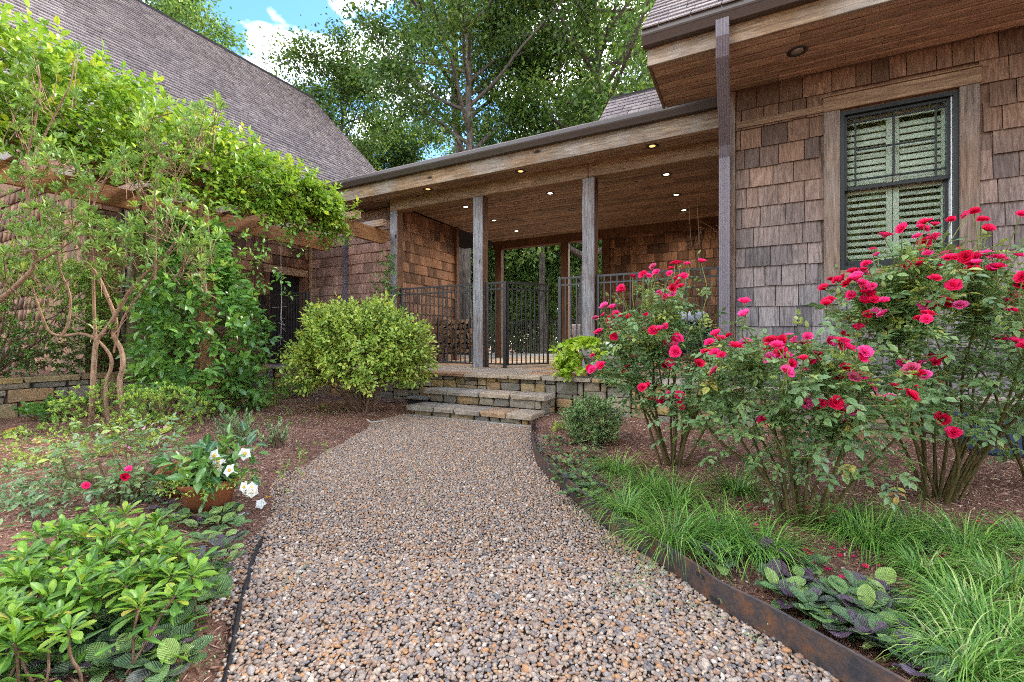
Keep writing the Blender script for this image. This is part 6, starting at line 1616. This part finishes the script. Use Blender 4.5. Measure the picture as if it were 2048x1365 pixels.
# patio chairs
def chair(x, y, rz, label, cloth):
    o = thing('patio_chair', (x, y, .46), label, 'chair', 'patio chairs beyond the breezeway'); o.rotation_euler = (0, 0, rz)
    def b(nm, lo, hi, mat, ch=.01):
        q = bpy.data.objects.new(nm, MB().chbox(lo, hi, ch).mesh(nm, M[mat])); link(q, o)
    for sx_ in (-.27, .22):
        for sy in (-.27, .22): b('leg', (sx_, sy, 0), (sx_ + .05, sy + .05, .62 if sy < 0 else .92), 'log_end')
    b('seat', (-.26, -.26, .36), (.26, .26, .40), 'log_end'); b('backrest', (-.22, .225, .45), (.22, .26, .90), 'log_end')
    for sx_ in (-.29, .22): b('armrest', (sx_, -.29, .62), (sx_ + .07, .26, .655), 'log_end')
    b('seat_cushion', (-.21, -.27, .402), (.21, .20, .50), cloth, .03); b('back_cushion', (-.21, .10, .50), (.21, .222, .98), cloth, .05)
chair(-4.6, 13.2, .6, 'wooden patio chair with cream cushions seen past the gate edge', 'cloth')
chair(-3.95, 13.5, 2.6, 'wooden patio chair turned away, beside the inner dark post', 'terracotta')
# covered thing behind the wide railing
gc = thing('covered_cart', (-.8, 7.4, .49), 'dark covered cart with pale blue top behind the wide railing', 'cart')
MB().chbox((-1.0, 7.2, .75), (-.5, 7.7, 1.22), .1).build('cover', M['navy'], gc, True); MB().chbox((-.98, 7.18, 1.222), (-.55, 7.6, 1.37), .05).build('lid', M['pale_plastic'], gc, True)
for x_ in (-.97, -.6):
    for y_ in (7.24, 7.6): MB().box((x_, y_, .492), (x_ + .04, y_ + .04, .76)).build('leg', M['iron'], gc)
# dried branches
db = thing('dried_branches', (-.6, 7.6, .49), 'bundle of dried twisting branches in the breezeway corner by the house', 'branches')
st_ = Stem(); r_ = np.random.RandomState(3)
for k in range(14):
    a = np.array((-.62, 7.9, .5)); b = a + np.array((r_.normal(-.1, .22), r_.normal(0, .15), r_.uniform(1.7, 2.75))); p = bend(a, b, r_, .06); st_.tube(p, np.linspace(.008, .003, len(p)), 4)
    for _ in range(4):
        q = p[r_.randint(8, len(p))]; st_.tube(bend(q, q + r_.normal(0, .16, 3) + UP * .08, r_, .2, 4), .0025, 3)
st_.build('twigs', M['twig'], db)
# blue storage box under the window
bb = thing('storage_box', (1.9, 4.85, .05), 'blue plastic box half hidden behind the tallest rose canes', 'box')
MB().chbox((1.55, 4.75, .05), (2.5, 5.1, .30), .03).build('body', M['bin'], bb); MB().chbox((1.53, 4.73, .302), (2.52, 5.12, .34), .015).build('lid', M['bin'], bb)
# terracotta pots
pp = gpt(418, 1022, .05)
o = pot('potted_mandevilla', 'round terracotta bowl of glossy leaves and white trumpet flowers at the bed edge', float(pp[0]), float(pp[1]), .045, .128, .17, 'terracotta', 'potted plant')
r_ = np.random.RandomState(37); lv = Lv(); n = 60; c0 = np.array((pp[0], pp[1], .28)); S0 = c0 + np.stack((r_.normal(0, .085, n), r_.normal(0, .085, n), r_.normal(.0, .05, n)), 1)
twigs(r_, lv, S0, rdir(r_, n, .3), .11, 5, .078, .042, 1.0, .1, (.05, .9)); obj('glossy_leaves', lv.mesh('glossy_leaves', T_NEAR, M['lf_pot']), o)
lv = Lv(); n = 130; a = r_.rand(n) * 6.28; rr = r_.uniform(.07, .19, n); S0 = np.stack((pp[0] + rr * np.cos(a), pp[1] + rr * np.sin(a), .235 - np.clip(rr - .12, 0, 1) * .7 * r_.rand(n)), 1); twigs(r_, lv, S0, unit(np.stack((np.cos(a), np.sin(a), -.2 + 0 * a), 1)), .05, 5, .024, .012, 1.0, 0, (.3, 1)); obj('trailing_leaves', lv.mesh('trailing_leaves', T_NEAR, M['lf_small']), o)
FT = flower_mesh('trumpet_petals', 'petal_w', 5, .033, .027, 8, .22); TH_ = MB().lathe([(.0, .004), (.008, .006), (.006, .0)], (0, 0, 0), 10).mesh('throat', M['throat'], True); TB = MB().lathe([(.007, .002), (.004, -.018), (.003, -.045)], (0, 0, 0), 8).mesh('tube', M['petal_w'], True)
def trumpet(parent, u, v, d, nr, s=1.0):
    p = at(u, v, d=d); f_ = put('flower', FT, parent, p, nr, s, r_.rand() * 6)
    for me, nm in ((TH_, 'throat'), (TB, 'tube')):
        q = bpy.data.objects.new(nm, me); link(q, f_)
for (u, v, d, nr) in ((430, 912, 2.28, (.2, -.9, .3)), (437, 924, 2.25, (.3, -.9, .35)), (460, 941, 2.22, (.1, -.8, .5)), (489, 908, 2.32, (.9, -.2, .2)), (437, 932, 2.24, (.2, -.7, -.3)), (425, 920, 2.3, (-.3, -.8, .3))): trumpet(o, u, v, d, nr, 1.05)
s_ = Stem(); s_.tube(bend(at(452, 960, d=2.3), at(492, 978, d=2.22), r_, .1), .002, 4)
for (u, v, nr) in ((489, 974, (.1, -.9, .3)), (503, 976, (.7, -.5, .2)), (496, 987, (.2, -.7, -.5)), (505, 984, (.8, -.3, -.1))): trumpet(o, u, v, 2.2, nr, .9)
for p in ((-.03, .02), (.05, -.03), (.02, .06), (-.06, -.04)):
    s_.tube(bend((pp[0] + p[0], pp[1] + p[1], .2), (pp[0] + p[0] * 2, pp[1] + p[1] * 2, .36), r_, .05), .003, 4)
s_.build('shoots', M['greenstem'], o)
for i, (u, v) in enumerate(((522, 1008), (486, 1027))):
    m_ = put('fallen_flower', FT, None, gpt(u, v, .065), (.5, -.6, .4) if i == 0 else (0, 0, -1), .9, i * 2.0); tag(m_, ['fallen white trumpet flower lying on the mulch near the gravel', 'flattened white petals on the mulch in front of the pot'][i], 'flower')
o = thing('empty_pot', tuple(gpt(372, 985)), 'tilted empty terracotta pot behind the white-flowered bowl', 'pot')
p2 = gpt(368, 985); m = MB(); m.lathe([(0, 0), (.075, 0), (.105, .13), (.116, .131), (.117, .165), (.104, .165), (.100, .14), (.085, .03), (0, .028)], (0, 0, 0), 28)
q = bpy.data.objects.new('pot_body', m.mesh('pot_body', M['terracotta'], True)); link(q, o); q.rotation_euler = (R(12), R(8), 0); q.location = (0, 0, -.01)
m = MB(); m.lathe([(0, .10), (.095, .10)], (0, 0, 0), 20); q2 = bpy.data.objects.new('soil', m.mesh('soil', M['soil'])); link(q2, o); q2.rotation_euler = (R(12), R(8), 0)
# stick, fallen leaves and petals
m = MB(); pts = [gpt(735, 840, .08), gpt(742, 845, .08), gpt(772, 841, .08)]; m.tube(pts, [.010, .008, .004], 6); tag(m.build('stick', M['rope']), 'pale broken stick lying on the mulch under the lime bush', 'stick')
m_ = leaf_unit('fallen_leaf', 'fallen', [(0, .03), (.2, .15), (.5, .22), (.8, .14), (1, .01)], 3, .3, -.15)
for i, (u, v, l_, lb) in enumerate(((5, 868, .18, 'large curled orange fallen leaf at the picture edge'), (30, 878, .12, 'pale fallen leaf with a long tip beside the curled orange one'), (245, 905, .07, 'small reddish fallen leaf near the pink azalea'), (545, 993, .06, 'orange fallen leaf on the mulch near the gravel'), (465, 1020, .06, 'thin tan fallen leaf in front of the white-flowered bowl'))):
    p = gpt(u, v, .07); a = .5 + i; me = m_.copy(); me.attributes['hue'].data.foreach_set('value', np.full(len(me.vertices), (.45, .95, .05, .5, .8)[i], np.float32))
    o = piece('fallen_leaf', me, None, frame(p, np.array((math.cos(a), math.sin(a), .15)) * l_, np.array((-math.sin(a), math.cos(a), .1)) * l_, np.array((0, 0, 1.0)) * l_)); tag(o, lb, 'leaf')
r_ = np.random.RandomState(55); lv = Lv(); n = 70; P = np.array([gpt(u, v, .066) for u, v in zip(r_.uniform(1480, 2000, n), r_.uniform(1010, 1180, n))]); lv.add(P, rdir(r_, n) * np.array((1, 1, .15)), UP + r_.normal(0, .2, (n, 3)), .024, .02, r_.rand(n)); tag(obj('fallen_petals', lv.mesh('fallen_petals', T_ROUND, M['petal'])), 'fallen crimson rose petals strewn on the mulch', 'petals', kind='stuff')
# drain box left of the steps and grey slatted box at the left edge
db_ = thing('drain_box', (-4.0, 5.0, 0), 'black drain opening beside the steps under the lime bush', 'drain'); MB().chbox((-4.25, 4.98, .0), (-3.88, 5.16, .12), .01).build('body', M['hose'], db_); MB().chbox((-4.27, 4.95, .122), (-3.86, 5.16, .15), .005).build('lid', M['concrete'], db_)
ub = thing('slatted_box', (-7.85, 1.80, .47), 'pale grey slatted box at the hedge foot by the picture edge', 'box')
for k in range(6): board('slat', ub, (-7.88, 1.62 + k * .03, .48), (-7.86, 1.64 + k * .03, .64), 'concrete')
board('top_rail', ub, (-7.89, 1.6, .642), (-7.72, 1.80, .66), 'concrete'); board('back', ub, (-7.75, 1.6, .48), (-7.73, 1.8, .64), 'concrete')

# two bigger stones lying at the edging
for (u, v, r0, lb) in ((1450, 1232, .013, 'round grey stone lying on the gravel against the rusty edging'), (1522, 1284, .010, 'brown stone lying on the gravel near the end of the edging')):
    p = at(u, v, z=.012); Vp, Fp = subdiv(PB1, PF1)
    tag(obj('loose_stone', np_mesh('loose_stone', Vp * np.array((r0 * 1.15, r0, r0 * .85)) + p, [Fp], M['stone_flag'], True)), lb, 'stone')
